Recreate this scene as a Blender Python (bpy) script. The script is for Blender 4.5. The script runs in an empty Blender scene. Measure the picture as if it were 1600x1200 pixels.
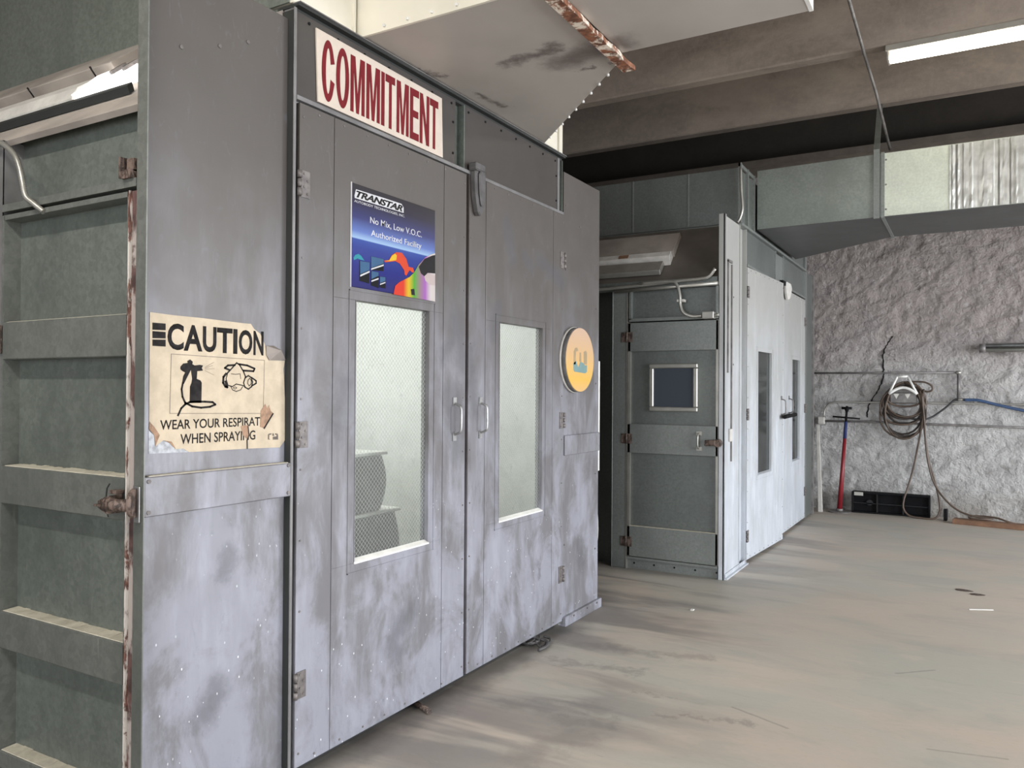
import bpy, bmesh, math, random
from mathutils import Vector, Matrix, noise
from mathutils.geometry import tessellate_polygon
random.seed(7)
PI = math.pi
SC = bpy.context.scene
COL = SC.collection

# ---------------------------------------------------------------- camera
f_px, yaw, pitch, roll = 1238.3, math.radians(30.2), math.radians(0.476), math.radians(-0.370)
cy, sy = math.cos(yaw), math.sin(yaw)
fw = Vector((-sy * math.cos(pitch), cy * math.cos(pitch), math.sin(pitch)))
rt = Vector((cy, sy, 0.0)); dn = fw.cross(rt)
r2 = rt * math.cos(roll) + dn * math.sin(roll)
d2 = -rt * math.sin(roll) + dn * math.cos(roll)
cam = bpy.data.cameras.new('camera'); camo = bpy.data.objects.new('camera', cam); COL.objects.link(camo)
cam.sensor_width = 36.0; cam.lens = f_px * 36.0 / 1600.0; cam.clip_start = 0.05; cam.clip_end = 200
m3 = Matrix((r2, -d2, -fw)).transposed()
camo.matrix_world = Matrix.Translation((0, 0, 1.45)) @ m3.to_4x4()
SC.camera = camo

# ---------------------------------------------------------------- light
SC.view_settings.view_transform = 'Standard'
SC.view_settings.look = 'None'
SC.view_settings.gamma = 1.0
SC.view_settings.use_curve_mapping = False
SC.view_settings.exposure = 0.98
W = bpy.data.worlds.new('overcast_sky'); SC.world = W; W.use_nodes = True
W.node_tree.nodes['Background'].inputs[0].default_value = (0.86, 0.93, 1.0, 1)
W.node_tree.nodes['Background'].inputs[1].default_value = 1.3

def area(name, loc, direction, sx, sy_, power, color):
    l = bpy.data.lights.new(name, 'AREA'); l.shape = 'RECTANGLE'; l.size = sx; l.size_y = sy_
    l.energy = power; l.color = color
    o = bpy.data.objects.new(name, l); COL.objects.link(o); o.location = loc
    o.rotation_euler = Vector(direction).to_track_quat('-Z', 'Y').to_euler()
    return o
# daylight coming in through the open bay doors (right side wall and behind the camera)
area('daylight_side_bay', (5.9, 2.4, 1.75), (-1, 0, -0.05), 4.6, 3.2, 260, (0.93, 0.96, 1.0))
area('daylight_side_bay', (5.9, 8.0, 1.75), (-1, 0, -0.05), 3.0, 3.2, 230, (0.93, 0.96, 1.0))
area('daylight_rear_bay', (-0.2, -4.9, 1.75), (0, 1, -0.05), 4.6, 3.2, 120, (0.97, 0.98, 1.0))
# fluorescent strips of the shop, behind the camera
area('shop_tube_light', (-1.6, -0.35, 3.86), (0, 0.0, -1), 2.4, 0.14, 55, (1.0, 0.96, 0.88))
area('booth_interior_light', (-4.3, 3.2, 2.78), (0, 0, -1), 2.6, 1.6, 52, (1.0, 1.0, 0.97))

ART={
'T_splash_teal':[(2.4443,1.9832),(2.4543,1.9961),(2.4745,2.0037),(2.4917,1.9971),(2.5112,1.9815),(2.485,1.9823),(2.4679,1.9844),(2.4478,1.9746)],
'T_can1':[(2.4796,1.9769),(2.5442,1.9793),(2.5418,1.8904),(2.4806,1.8945)],
'T_can1_lab':[(2.4837,1.9762),(2.5428,1.9782),(2.5425,1.9473),(2.4857,1.9227)],
'T_can1_band':[(2.4858,1.9195),(2.5432,1.9437),(2.5433,1.9372),(2.4859,1.9121)],
'T_can2':[(2.551,2.006),(2.6343,2.0066),(2.6335,1.9539),(2.5517,1.9476)],
'T_can2_lab':[(2.5524,2.0053),(2.6329,2.0054),(2.6331,1.9873),(2.553,1.9572)],
'T_can2_band':[(2.553,1.9548),(2.6331,1.9834),(2.6332,1.9768),(2.5531,1.9488)],
'T_can3':[(2.5517,1.9453),(2.602,1.9459),(2.6028,1.8787),(2.5524,1.8846)],
'T_can3_lab':[(2.5546,1.9443),(2.5999,1.9447),(2.6,1.9305),(2.555,1.9107)],
'T_can3_band':[(2.555,1.905),(2.6001,1.921),(2.6002,1.9154),(2.5551,1.899)],
'T_can4':[(2.6073,1.929),(2.6464,1.9307),(2.647,1.8814),(2.6079,1.8831)],
'T_can4_lab':[(2.6095,1.9279),(2.6449,1.9295),(2.6451,1.9147),(2.6099,1.9009)],
'T_can4_band':[(2.6099,1.8976),(2.6452,1.9099),(2.6452,1.9052),(2.61,1.8928)],
'T_splash_red':[(2.6344,1.9994),(2.668,2.0067),(2.6866,2.0312),(2.7171,2.048),(2.756,2.0515),(2.7881,2.0291),(2.8045,1.9966),(2.8371,1.9961),(2.8455,1.9771),(2.8292,1.975),(2.8128,1.9828),(2.8008,1.9712),(2.789,1.9548),(2.777,1.9582),(2.7728,1.9774),(2.7409,2.0026),(2.7098,2.0079),(2.6756,2.0005),(2.6419,1.9933)],
'T_splash_yellow':[(2.6367,1.9988),(2.6702,2.0056),(2.6881,2.029),(2.7094,2.041),(2.7211,2.0339),(2.7175,2.0139),(2.6756,2.0029)],
'T_car':[(2.7001,1.8632),(2.7111,1.9009),(2.7419,1.9217),(2.8132,1.9529),(2.8455,1.9771),(2.8782,2.017),(2.9285,2.0575),(2.9716,2.0768),(3.004,2.087),(3.0068,1.8624)],
'T_screen':[(2.8783,2.0069),(2.9201,2.0485),(2.9804,2.073),(3.0041,2.0792),(3.0052,1.993),(2.9466,1.9879),(2.921,1.9692),(2.8955,1.9786)],
'T_lamp':[(2.921,1.9692),(2.9466,1.9869),(3.0053,1.9852),(3.0059,1.9356),(2.9646,1.9359),(2.9298,1.9497)],
'T_emb':[(2.8203,1.8987),(2.8464,1.9042),(2.8517,1.8746),(2.8263,1.8744)],
'T_grad0':[(2.4367,2.0592),(3.007,2.0665)],
'T_logo':[(2.4481,2.2319),(2.7707,2.274)],
'T_logob':[(2.445,2.2654),(2.7657,2.2309)],
'T_l2':[(2.4428,2.2239),(2.7739,2.2078)],
'T_l3':[(2.5419,2.175),(2.9002,2.1426)],
'T_l4':[(2.5496,2.118),(2.8984,2.0861)],
'T_corners':[(2.4306,2.2939),(3.0043,2.2807),(2.4357,1.8686),(3.0095,1.8601)],
'T_txt_top':[(2.4612,2.2644),(2.7612,2.2769)],
'T_t2':[(2.4428,2.2217),(2.443,2.2094),(2.7753,2.2229),(2.7755,2.2106)],
'T_t3':[(2.5433,2.1743),(2.5437,2.1426),(2.8999,2.1681),(2.9002,2.1436)],
'T_t4':[(2.5496,2.118),(2.55,2.09),(2.8964,2.1113),(2.8966,2.091)],
'T_t1':[(2.4511,2.2599),(2.4494,2.2367),(2.7652,2.2753),(2.7656,2.2358)],
'C_sheet':[(1.5561,1.6861),(1.6379,1.6836),(1.7496,1.6834),(1.92,1.6795),(1.9541,1.6799),(1.9687,1.6628),(1.9981,1.6465),(2.0224,1.6019),(2.0288,1.5675),(2.038,1.554),(2.1152,1.5554),(2.1092,1.5258),(2.1168,1.4215),(2.1187,1.2601),(2.0938,1.2355),(1.942,1.2399),(1.7051,1.2428),(1.6807,1.2556),(1.6522,1.2552),(1.6356,1.2766),(1.6078,1.2861),(1.5786,1.2677),(1.594,1.3029),(1.5757,1.3297),(1.5577,1.3481)],
'C_flap':[(2.0223,1.6065),(2.0374,1.6064),(2.0742,1.5905),(2.1152,1.5582),(2.038,1.5535),(2.0245,1.572)],
'C_silver':[(1.5567,1.3185),(1.5827,1.2994),(1.5795,1.2684),(1.6078,1.2861),(1.6356,1.2766),(1.6522,1.2552),(1.6807,1.2556),(1.7051,1.2428),(1.5575,1.2471)],
'C_brown1':[(1.5582,1.3461),(1.5757,1.3297),(1.5949,1.3029),(1.5795,1.2684),(1.5755,1.3037),(1.5576,1.3224)],
'C_brown1b':[(1.6078,1.2861),(1.6379,1.2805),(1.6531,1.2572),(1.6427,1.264),(1.6309,1.276)],
'C_tear1':[(2.0013,1.3715),(2.0218,1.3965),(2.031,1.3802),(2.0399,1.3916),(2.0474,1.3706),(2.0615,1.361),(2.0198,1.3089),(1.999,1.3143)],
'C_tear1s':[(2.0585,1.3601),(2.018,1.309)],
'C_tear2':[(1.913,1.3196),(1.9309,1.3235),(1.9468,1.3207),(1.95,1.2867),(1.9417,1.2736),(1.9217,1.288)],
'C_tear2s':[(1.944,1.3185),(1.9489,1.2868),(1.9406,1.2692),(1.942,1.2399)],
'C_bar1':[(1.5653,1.6543),(1.6118,1.6547),(1.6121,1.6336),(1.5655,1.632)],
'C_bar2':[(1.5656,1.628),(1.6121,1.628),(1.6124,1.6077),(1.5658,1.6057)],
'C_bar3':[(1.5659,1.6018),(1.6124,1.6037),(1.6127,1.5819),(1.5661,1.5819)],
'C_cau':[(1.6187,1.6584),(1.6197,1.5725),(2.0458,1.6566),(2.0228,1.5659)],
'C_frame':[(1.6333,1.5597),(2.017,1.5532),(2.0133,1.3621),(1.6299,1.3704)],
'C_wear':[(1.5956,1.3542),(1.596,1.3229),(1.9987,1.345),(1.999,1.3143)],
'C_when':[(1.6696,1.3056),(1.67,1.2727),(1.9776,1.2991),(1.9779,1.2664)],
'C_gun':[(1.6672,1.5199),(1.6776,1.5306),(1.6944,1.5332),(1.6929,1.5394),(1.704,1.5448),(1.7139,1.538),(1.7125,1.5296),(1.7214,1.5257),(1.7413,1.5284),(1.7539,1.5267),(1.749,1.5181),(1.7541,1.5097),(1.7316,1.5071),(1.7299,1.4818),(1.7444,1.4769),(1.7495,1.4694),(1.7488,1.4025),(1.7032,1.403),(1.7041,1.4563),(1.7098,1.4689),(1.7121,1.4815),(1.7069,1.5106),(1.6997,1.498),(1.6878,1.477),(1.6807,1.4644),(1.6744,1.4685),(1.678,1.4892),(1.6851,1.5018),(1.6754,1.5057),(1.6673,1.5117)],
'C_hose':[(1.6773,1.4685),(1.6728,1.4478),(1.6764,1.4231),(1.6862,1.4044),(1.7131,1.3916),(1.748,1.3868),(1.7835,1.3893),(1.8052,1.3967),(1.7937,1.4046),(1.7629,1.4066),(1.7327,1.4069),(1.7032,1.4055),(1.6863,1.3982),(1.672,1.386),(1.6604,1.3635)],
'C_sp1':[(1.7616,1.5206),(1.7973,1.5388)],
'C_sp2':[(1.7616,1.5142),(1.8001,1.5174)],
'C_sp3':[(1.7617,1.5099),(1.7978,1.4958)],
'C_sp4':[(1.7616,1.5172),(1.7922,1.5279)],
'C_m_tri':[(1.8506,1.5012),(1.8613,1.5102),(1.8926,1.5398),(1.9049,1.5336),(1.9219,1.5117),(1.9335,1.4895)],
'C_m_left':[(1.8559,1.5079),(1.8481,1.4837),(1.8564,1.4619),(1.8755,1.4576),(1.8918,1.4666),(1.9169,1.4624),(1.931,1.4581)],
'C_m_strap1':[(1.8855,1.5321),(1.8556,1.5298),(1.8423,1.5207),(1.8612,1.5146)],
'C_m_strap2':[(1.9021,1.5357),(1.9386,1.5324),(1.9721,1.522),(1.9675,1.5128),(1.9219,1.514)],
'C_m_nose':[(1.8695,1.5016),(1.8887,1.4998),(1.908,1.5025),(1.911,1.4847)],
'C_m_chin':[(1.8673,1.4598),(1.8756,1.4466),(1.8921,1.4409),(1.9115,1.4468),(1.9197,1.458)],
'C_m_l_filter':[(1.8479,1.5012),(1.8373,1.49),(1.836,1.4704),(1.8457,1.4574),(1.8538,1.4553),(1.8455,1.4749)],
'C_m_valve':[(1.8782,1.4532),(1.8864,1.4568),(1.8947,1.4534),(1.8865,1.4489),(1.8782,1.4532)],
'C_m_rf':[(1.9447,1.4965),(1.9306,1.4895),(1.9235,1.4714),(1.9293,1.4558),(1.9453,1.4492),(1.9595,1.4583),(1.9634,1.4742),(1.9574,1.4899),(1.9447,1.4965)],
'C_m_rf2':[(1.9506,1.4876),(1.9432,1.4807),(1.9411,1.4694),(1.948,1.4605),(1.9565,1.4673),(1.9581,1.4786),(1.9506,1.4876)],
'C_m_r':[(1.9591,1.49),(1.9795,1.4789),(1.9796,1.4698),(1.9595,1.4605)],
'C_em_l':[(2.0411,1.2882),(2.0532,1.289),(2.0532,1.2844),(2.0429,1.2834),(2.0425,1.2696),(2.0486,1.2665),(2.0365,1.2671),(2.0363,1.2851)],
'C_em_c':[(2.0581,1.2888),(2.063,1.2886),(2.0667,1.2791),(2.057,1.2796)],
'C_em_r':[(2.0703,1.2883),(2.0827,1.2864),(2.0852,1.2806),(2.0854,1.2646),(2.0596,1.2654),(2.0594,1.2762),(2.0766,1.2763),(2.0778,1.2819),(2.0704,1.2831)],
'K_sheet':[(2.231,2.8348),(3.0601,2.829),(3.0756,2.5526),(2.2442,2.5555)],
'K_txt':[(2.2611,2.8055),(2.264,2.5656),(3.0405,2.8042),(3.0254,2.5846)],
'K_Cr':[(2.3334,2.9088)],
'K_O':[(2.3417,2.9122),(2.4183,2.9436)],
'K_M1':[(2.4248,2.9463),(2.5127,2.9823)],
'K_M2':[(2.5218,2.986),(2.6103,3.0223)],
'K_I':[(2.6168,3.0249),(2.6443,3.0362)],
'K_T':[(2.6468,3.0372),(2.7107,3.0634)],
'K_M':[(2.7217,3.0679),(2.8084,3.1035)],
'K_E':[(2.8146,3.106),(2.8833,3.1342)],
'K_N':[(2.8869,3.1357),(2.9648,3.1676)],
'K_T2':[(2.9581,3.1648),(3.0327,3.1954)],
'D_el':[(4.4125,1.6954),(4.4368,1.7179),(4.4616,1.7192),(4.4769,1.7027),(4.457,1.6953),(4.442,1.6967),(4.4402,1.615),(4.4136,1.6142)],
'D_ec':[(4.4972,1.6906),(4.5174,1.6915),(4.5233,1.6351),(4.4929,1.634)],
'D_er':[(4.5583,1.6977),(4.5893,1.7079),(4.6052,1.6954),(4.6062,1.6203),(4.5594,1.6188)],
'D_eb':[(4.4085,1.6225),(4.4478,1.6368),(4.4783,1.5946),(4.508,1.6346),(4.549,1.6272),(4.5802,1.6107),(4.6063,1.6159),(4.6068,1.5739),(4.5809,1.5623),(4.424,1.5695),(4.4111,1.5799)],
'D_L':[(4.3215,1.6407)],
'D_R':[(4.718,1.6554)],
'D_top':[(4.495,1.8489)],
'D_bot':[(4.5106,1.4433)],
}

# ---------------------------------------------------------------- mesh helpers
def box(bm, x0, x1, y0, y1, z0, z1):
    if x0 > x1: x0, x1 = x1, x0
    if y0 > y1: y0, y1 = y1, y0
    if z0 > z1: z0, z1 = z1, z0
    v = [bm.verts.new(p) for p in ((x0,y0,z0),(x1,y0,z0),(x1,y1,z0),(x0,y1,z0),(x0,y0,z1),(x1,y0,z1),(x1,y1,z1),(x0,y1,z1))]
    for f in ((3,2,1,0),(4,5,6,7),(0,1,5,4),(1,2,6,5),(2,3,7,6),(3,0,4,7)):
        bm.faces.new([v[i] for i in f])
    return bm

def hexa(bm, pts):
    """eight corner points, bottom ring then top ring"""
    v = [bm.verts.new(p) for p in pts]
    for f in ((3,2,1,0),(4,5,6,7),(0,1,5,4),(1,2,6,5),(2,3,7,6),(3,0,4,7)):
        bm.faces.new([v[i] for i in f])
    return bm

def poly(bm, pts, ext):
    """planar polygon (3-D points, may be concave) extruded by vector ext"""
    pts = [Vector(p) for p in pts]; ext = Vector(ext); n = len(pts)
    a = [bm.verts.new(p) for p in pts]; b = [bm.verts.new(p + ext) for p in pts]
    for t in tessellate_polygon([pts]):
        for s in (a, b):
            try: bm.faces.new([s[i] for i in t])
            except ValueError: pass
    for i in range(n):
        j = (i + 1) % n
        try: bm.faces.new((a[i], a[j], b[j], b[i]))
        except ValueError: pass
    return bm

def frames(pts):
    out = []; up = Vector((0, 0, 1)); prev = None
    for i, p in enumerate(pts):
        t = (pts[min(i + 1, len(pts) - 1)] - pts[max(i - 1, 0)]).normalized()
        if prev is None:
            a = up if abs(t.z) < 0.9 else Vector((1, 0, 0))
            u = t.cross(a).normalized()
        else:
            u = (prev - t * prev.dot(t)).normalized()
        prev = u; out.append((p, u, t.cross(u)))
    return out

def tube(bm, pts, r, seg=8, closed_ends=True):
    pts = [Vector(p) for p in pts]; rings = []
    fr = frames(pts)
    for k, (p, u, w) in enumerate(fr):
        rr = r[k] if isinstance(r, (list, tuple)) else r
        rings.append([bm.verts.new(p + (u * math.cos(2*PI*i/seg) + w * math.sin(2*PI*i/seg)) * rr) for i in range(seg)])
    for a, b in zip(rings, rings[1:]):
        for i in range(seg):
            f = bm.faces.new((a[i], a[(i+1) % seg], b[(i+1) % seg], b[i])); f.smooth = True
    if closed_ends:
        bm.faces.new(rings[0][::-1]); bm.faces.new(rings[-1])
    return bm

def cyl(bm, p0, p1, r, seg=12): return tube(bm, [p0, p1], r, seg)

def smooth_path(pts, n=8):
    pts = [Vector(p) for p in pts]; out = []
    q = [pts[0] * 2 - pts[1]] + pts + [pts[-1] * 2 - pts[-2]]
    for i in range(1, len(q) - 2):
        p0, p1, p2, p3 = q[i-1:i+3]
        for k in range(n):
            t = k / n
            out.append(0.5 * ((2*p1) + (p2-p0)*t + (2*p0-5*p1+4*p2-p3)*t*t + (3*p1-p0-3*p2+p3)*t**3))
    out.append(pts[-1]); return out

def sheet_with_hole(bm, x0, x1, y0, y1, z0, z1, hy0, hy1, hz0, hz1):
    """panel in the YZ plane with a rectangular opening"""
    box(bm, x0, x1, y0, y1, z0, hz0); box(bm, x0, x1, y0, y1, hz1, z1)
    box(bm, x0, x1, y0, hy0, hz0, hz1); box(bm, x0, x1, hy1, y1, hz0, hz1)

def NB(): return bmesh.new()

def mesh_obj(name, bm, mat, parent=None, label=None, bevel=0.0, kind=None):
    bmesh.ops.recalc_face_normals(bm, faces=bm.faces[:])
    me = bpy.data.meshes.new(name); 
    c = Vector((0, 0, 0))
    if len(bm.verts):
        lo = Vector([min(v.co[i] for v in bm.verts) for i in range(3)]); hi = Vector([max(v.co[i] for v in bm.verts) for i in range(3)])
        c = Vector(((lo.x+hi.x)/2, (lo.y+hi.y)/2, lo.z))
        bmesh.ops.translate(bm, verts=bm.verts[:], vec=-c)
    bm.to_mesh(me); bm.free()
    for m in (mat if isinstance(mat, list) else [mat]): me.materials.append(m)
    o = bpy.data.objects.new(name, me); COL.objects.link(o)
    if bevel:
        b = o.modifiers.new('bevel', 'BEVEL'); b.width = bevel; b.segments = 1; b.limit_method = 'ANGLE'; b.angle_limit = math.radians(50)
    if parent:
        o.parent = parent
        pw = WORLD_LOC[parent.name]
        o.location = c - pw
    else:
        o.location = c
    WORLD_LOC[o.name] = c.copy()
    if label: o['label'] = label
    if kind: o['kind'] = kind
    return o

WORLD_LOC = {}
def root(name, label, cat, loc, group=None):
    o = bpy.data.objects.new(name, None); COL.objects.link(o); o.location = loc
    o.empty_display_size = 0.1
    o['label'] = label; o['category'] = cat
    if group: o['group'] = group
    WORLD_LOC[o.name] = Vector(loc); return o

def tag(o, label, cat, group=None):
    o['label'] = label; o['category'] = cat
    if group: o['group'] = group
    return o

def struct(name, bm, mat, bevel=0.0):
    return mesh_obj(name, bm, mat, None, None, bevel, 'structure')

def flat(pts, x, t=0.0006):
    """thin printed shape on a plane facing +X, pts are (Y, Z)"""
    return poly(NB(), [(x, a, b) for a, b in pts], (t, 0, 0))

def stroke(bm, pts, w, x, t=0.0005):
    for a, b in zip(pts, pts[1:]):
        a = Vector((x, a[0], a[1])); b = Vector((x, b[0], b[1])); d = (b - a)
        if d.length < 1e-6: continue
        d.normalize(); n = Vector((0, -d.z, d.y)) * (w / 2); e = d * (w * 0.35)
        hexa(bm, [a-e-n, b+e-n, b+e+n, a-e+n, a-e-n+Vector((t,0,0)), b+e-n+Vector((t,0,0)), b+e+n+Vector((t,0,0)), a-e+n+Vector((t,0,0))])
    return bm

def text_bm(s, x, y0, y1, z0, z1, bold=0.0, shear=0.0, t=0.0006, space=1.0):
    cu = bpy.data.curves.new('lettering', 'FONT'); cu.body = s; cu.offset = bold; cu.resolution_u = 4
    cu.space_character = space; cu.shear = shear
    o = bpy.data.objects.new('lettering', cu); COL.objects.link(o)
    dg = bpy.context.evaluated_depsgraph_get()
    me = bpy.data.meshes.new_from_object(o.evaluated_get(dg))
    bpy.data.objects.remove(o); bpy.data.curves.remove(cu)
    bm = bmesh.new(); bm.from_mesh(me); bpy.data.meshes.remove(me)
    lx, hx = min(v.co.x for v in bm.verts), max(v.co.x for v in bm.verts)
    ly, hy = min(v.co.y for v in bm.verts), max(v.co.y for v in bm.verts)
    for v in bm.verts:
        u = (v.co.x - lx) / (hx - lx); w = (v.co.y - ly) / (hy - ly)
        v.co = Vector((x, y0 + u * (y1 - y0), z0 + w * (z1 - z0)))
    r = bmesh.ops.extrude_face_region(bm, geom=bm.faces[:])
    bmesh.ops.translate(bm, verts=[e for e in r['geom'] if isinstance(e, bmesh.types.BMVert)], vec=(t, 0, 0))
    return bm

# ---------------------------------------------------------------- materials
def newmat(name):
    m = bpy.data.materials.new(name); m.use_nodes = True
    nt = m.node_tree; return m, nt, nt.nodes['Principled BSDF']

class G:
    def __init__(s, nt): s.nt = nt; s.pos = None
    def n(s, t, **k):
        nd = s.nt.nodes.new(t)
        for a, b in k.items(): setattr(nd, a, b)
        return nd
    def l(s, a, b): s.nt.links.new(a, b)
    def P(s, scale=(1, 1, 1)):
        if s.pos is None: s.pos = s.n('ShaderNodeNewGeometry').outputs['Position']
        m = s.n('ShaderNodeVectorMath', operation='MULTIPLY'); s.l(s.pos, m.inputs[0]); m.inputs[1].default_value = scale
        return m.outputs[0]
    def noise(s, scale, detail=3, rough=0.55, stretch=(1, 1, 1), dist=0.0):
        nd = s.n('ShaderNodeTexNoise'); s.l(s.P(stretch), nd.inputs['Vector'])
        nd.inputs['Scale'].default_value = scale; nd.inputs['Detail'].default_value = detail
        nd.inputs['Roughness'].default_value = rough; nd.inputs['Distortion'].default_value = dist
        return nd.outputs['Fac']
    def vor(s, scale, out='Distance', feat='F1', stretch=(1, 1, 1)):
        nd = s.n('ShaderNodeTexVoronoi', feature=feat); s.l(s.P(stretch), nd.inputs['Vector']); nd.inputs['Scale'].default_value = scale
        return nd.outputs[out]
    def ramp(s, fac, a, b, ca=(0, 0, 0, 1), cb=(1, 1, 1, 1)):
        r = s.n('ShaderNodeMapRange'); s.l(fac, r.inputs[0]); r.inputs[1].default_value = a; r.inputs[2].default_value = b
        r.interpolation_type = 'SMOOTHSTEP'; return r.outputs[0]
    def mix(s, fac, a, b, mode='MIX'):
        m = s.n('ShaderNodeMix', data_type='RGBA', blend_type=mode)
        if isinstance(fac, (int, float)): m.inputs[0].default_value = fac
        else: s.l(fac, m.inputs[0])
        for i, c in ((6, a), (7, b)):
            if isinstance(c, tuple): m.inputs[i].default_value = (c[0], c[1], c[2], 1)
            else: s.l(c, m.inputs[i])
        return m.outputs[2]
    def math(s, op, a, b=0.0):
        m = s.n('ShaderNodeMath', operation=op)
        for i, c in ((0, a), (1, b)):
            if isinstance(c, (int, float)): m.inputs[i].default_value = c
            else: s.l(c, m.inputs[i])
        return m.outputs[0]
    def z(s):
        sp = s.n('ShaderNodeSeparateXYZ'); s.l(s.P(), sp.inputs[0]); return sp.outputs
    def bump(s, h, strength, dist=0.01):
        b = s.n('ShaderNodeBump'); s.l(h, b.inputs['Height']); b.inputs['Strength'].default_value = strength; b.inputs['Distance'].default_value = dist
        return b.outputs[0]

def capsule_group():
    """mask around a line segment A-B of radius R: 1 inside, soft edge"""
    g = bpy.data.node_groups.new('smear_shape', 'ShaderNodeTree')
    for n_ in ('P', 'A', 'B'): g.interface.new_socket(n_, in_out='INPUT', socket_type='NodeSocketVector')
    g.interface.new_socket('R', in_out='INPUT', socket_type='NodeSocketFloat')
    g.interface.new_socket('Mask', in_out='OUTPUT', socket_type='NodeSocketFloat')
    gi = g.nodes.new('NodeGroupInput'); go = g.nodes.new('NodeGroupOutput'); l = g.links.new
    def vm(op, a, b=None):
        n = g.nodes.new('ShaderNodeVectorMath'); n.operation = op; l(a, n.inputs[0])
        if b is not None: l(b, n.inputs[1])
        return n
    pa = vm('SUBTRACT', gi.outputs[0], gi.outputs[1]).outputs[0]; ba = vm('SUBTRACT', gi.outputs[2], gi.outputs[1]).outputs[0]
    d1 = vm('DOT_PRODUCT', pa, ba).outputs['Value']; d2_ = vm('DOT_PRODUCT', ba, ba).outputs['Value']
    dv = g.nodes.new('ShaderNodeMath'); dv.operation = 'DIVIDE'; dv.use_clamp = True; l(d1, dv.inputs[0]); l(d2_, dv.inputs[1])
    sc = g.nodes.new('ShaderNodeVectorMath'); sc.operation = 'SCALE'; l(ba, sc.inputs[0]); l(dv.outputs[0], sc.inputs['Scale'])
    ln = vm('LENGTH', vm('SUBTRACT', pa, sc.outputs[0]).outputs[0]).outputs['Value']
    q = g.nodes.new('ShaderNodeMath'); q.operation = 'DIVIDE'; l(ln, q.inputs[0]); l(gi.outputs[3], q.inputs[1])
    m = g.nodes.new('ShaderNodeMapRange'); m.interpolation_type = 'SMOOTHSTEP'; l(q.outputs[0], m.inputs[0])
    m.inputs[1].default_value = 0.1; m.inputs[2].default_value = 1.9; m.inputs[3].default_value = 1.0; m.inputs[4].default_value = 0.0
    l(m.outputs[0], go.inputs[0]); return g
CAPSULE = capsule_group()

def smears(g, shapes, wob=0.06, scale=14):
    nz = g.n('ShaderNodeTexNoise'); g.l(g.P(), nz.inputs['Vector']); nz.inputs['Scale'].default_value = scale; nz.inputs['Detail'].default_value = 5; nz.inputs['Roughness'].default_value = .7
    off = g.n('ShaderNodeVectorMath', operation='SUBTRACT'); g.l(nz.outputs['Color'], off.inputs[0]); off.inputs[1].default_value = (.5, .5, .5)
    sc = g.n('ShaderNodeVectorMath', operation='SCALE'); g.l(off.outputs[0], sc.inputs[0]); sc.inputs['Scale'].default_value = wob * 2
    ad = g.n('ShaderNodeVectorMath', operation='ADD'); g.l(g.P(), ad.inputs[0]); g.l(sc.outputs[0], ad.inputs[1])
    tot = None
    for a, b, r_ in shapes:
        c = g.n('ShaderNodeGroup'); c.node_tree = CAPSULE; g.l(ad.outputs[0], c.inputs[0])
        c.inputs[1].default_value = a; c.inputs[2].default_value = b; c.inputs[3].default_value = r_
        tot = c.outputs[0] if tot is None else g.math('MAXIMUM', tot, c.outputs[0])
    return tot

DOOR_SMEARS = [((-2.175, 3.671, 2.348), (-2.175, 3.728, 2.184), 0.049), ((-2.175, 3.871, 2.205), (-2.175, 3.946, 2.162), 0.036), ((-2.175, 4.037, 2.212), (-2.175, 4.336, 2.118), 0.046),
  ((-2.175, 3.189, 1.791), (-2.175, 3.247, 1.607), 0.056), ((-2.175, 3.171, 1.418), (-2.175, 3.213, 1.168), 0.068), ((-2.175, 3.073, 1.600), (-2.175, 3.206, 1.730), 0.031),
  ((-2.175, 2.759, 0.397), (-2.175, 2.841, 0.447), 0.057), ((-2.175, 2.716, 0.353), (-2.175, 2.752, 0.301), 0.050), ((-2.175, 3.597, 1.892), (-2.175, 3.534, 1.752), 0.040),
  ((-2.175, 3.321, 1.642), (-2.175, 3.354, 1.353), 0.039), ((-2.205, 1.826, 0.433), (-2.205, 1.775, 0.366), 0.047), ((-2.205, 1.874, 0.876), (-2.205, 1.848, 0.815), 0.035),
  ((-2.175, 3.745, 0.892), (-2.175, 3.677, 0.831), 0.03), ((-2.175, 4.045, 0.453), (-2.175, 4.061, 0.376), 0.022), ((-2.175, 2.40, 1.471), (-2.175, 2.36, 1.30), 0.05), ((-2.175, 4.604, 0.472), (-2.175, 4.654, 0.341), 0.05)]
DUCT_SMEARS = [((-1.296, 3.057, 2.895), (-1.553, 3.096, 2.895), 0.075), ((-1.542, 2.954, 2.895), (-1.766, 3.016, 2.895), 0.033), ((-1.396, 3.223, 2.895), (-1.537, 3.225, 2.895), 0.012),
  ((-2.205, 2.850, 2.895), (-2.095, 2.995, 2.895), 0.018), ((-2.10, 3.248, 2.895), (-2.05, 3.458, 2.895), 0.02)]
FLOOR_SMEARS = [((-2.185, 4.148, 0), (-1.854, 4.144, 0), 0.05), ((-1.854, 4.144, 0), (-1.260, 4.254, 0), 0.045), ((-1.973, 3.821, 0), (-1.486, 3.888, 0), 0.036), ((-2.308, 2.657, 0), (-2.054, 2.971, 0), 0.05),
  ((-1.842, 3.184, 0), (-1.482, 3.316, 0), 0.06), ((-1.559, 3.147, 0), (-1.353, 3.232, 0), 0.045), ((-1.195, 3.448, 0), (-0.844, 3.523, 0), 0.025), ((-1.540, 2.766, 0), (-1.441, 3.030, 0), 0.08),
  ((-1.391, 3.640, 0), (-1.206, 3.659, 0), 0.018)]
FLOOR_LINES = [((-0.954, 3.678, 0), (-0.692, 3.569, 0), 0.006), ((-0.343, 4.559, 0), (-0.174, 4.717, 0), 0.006), ((-.16, 3.66, 0), (.12, 3.72, 0), .005)]

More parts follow.
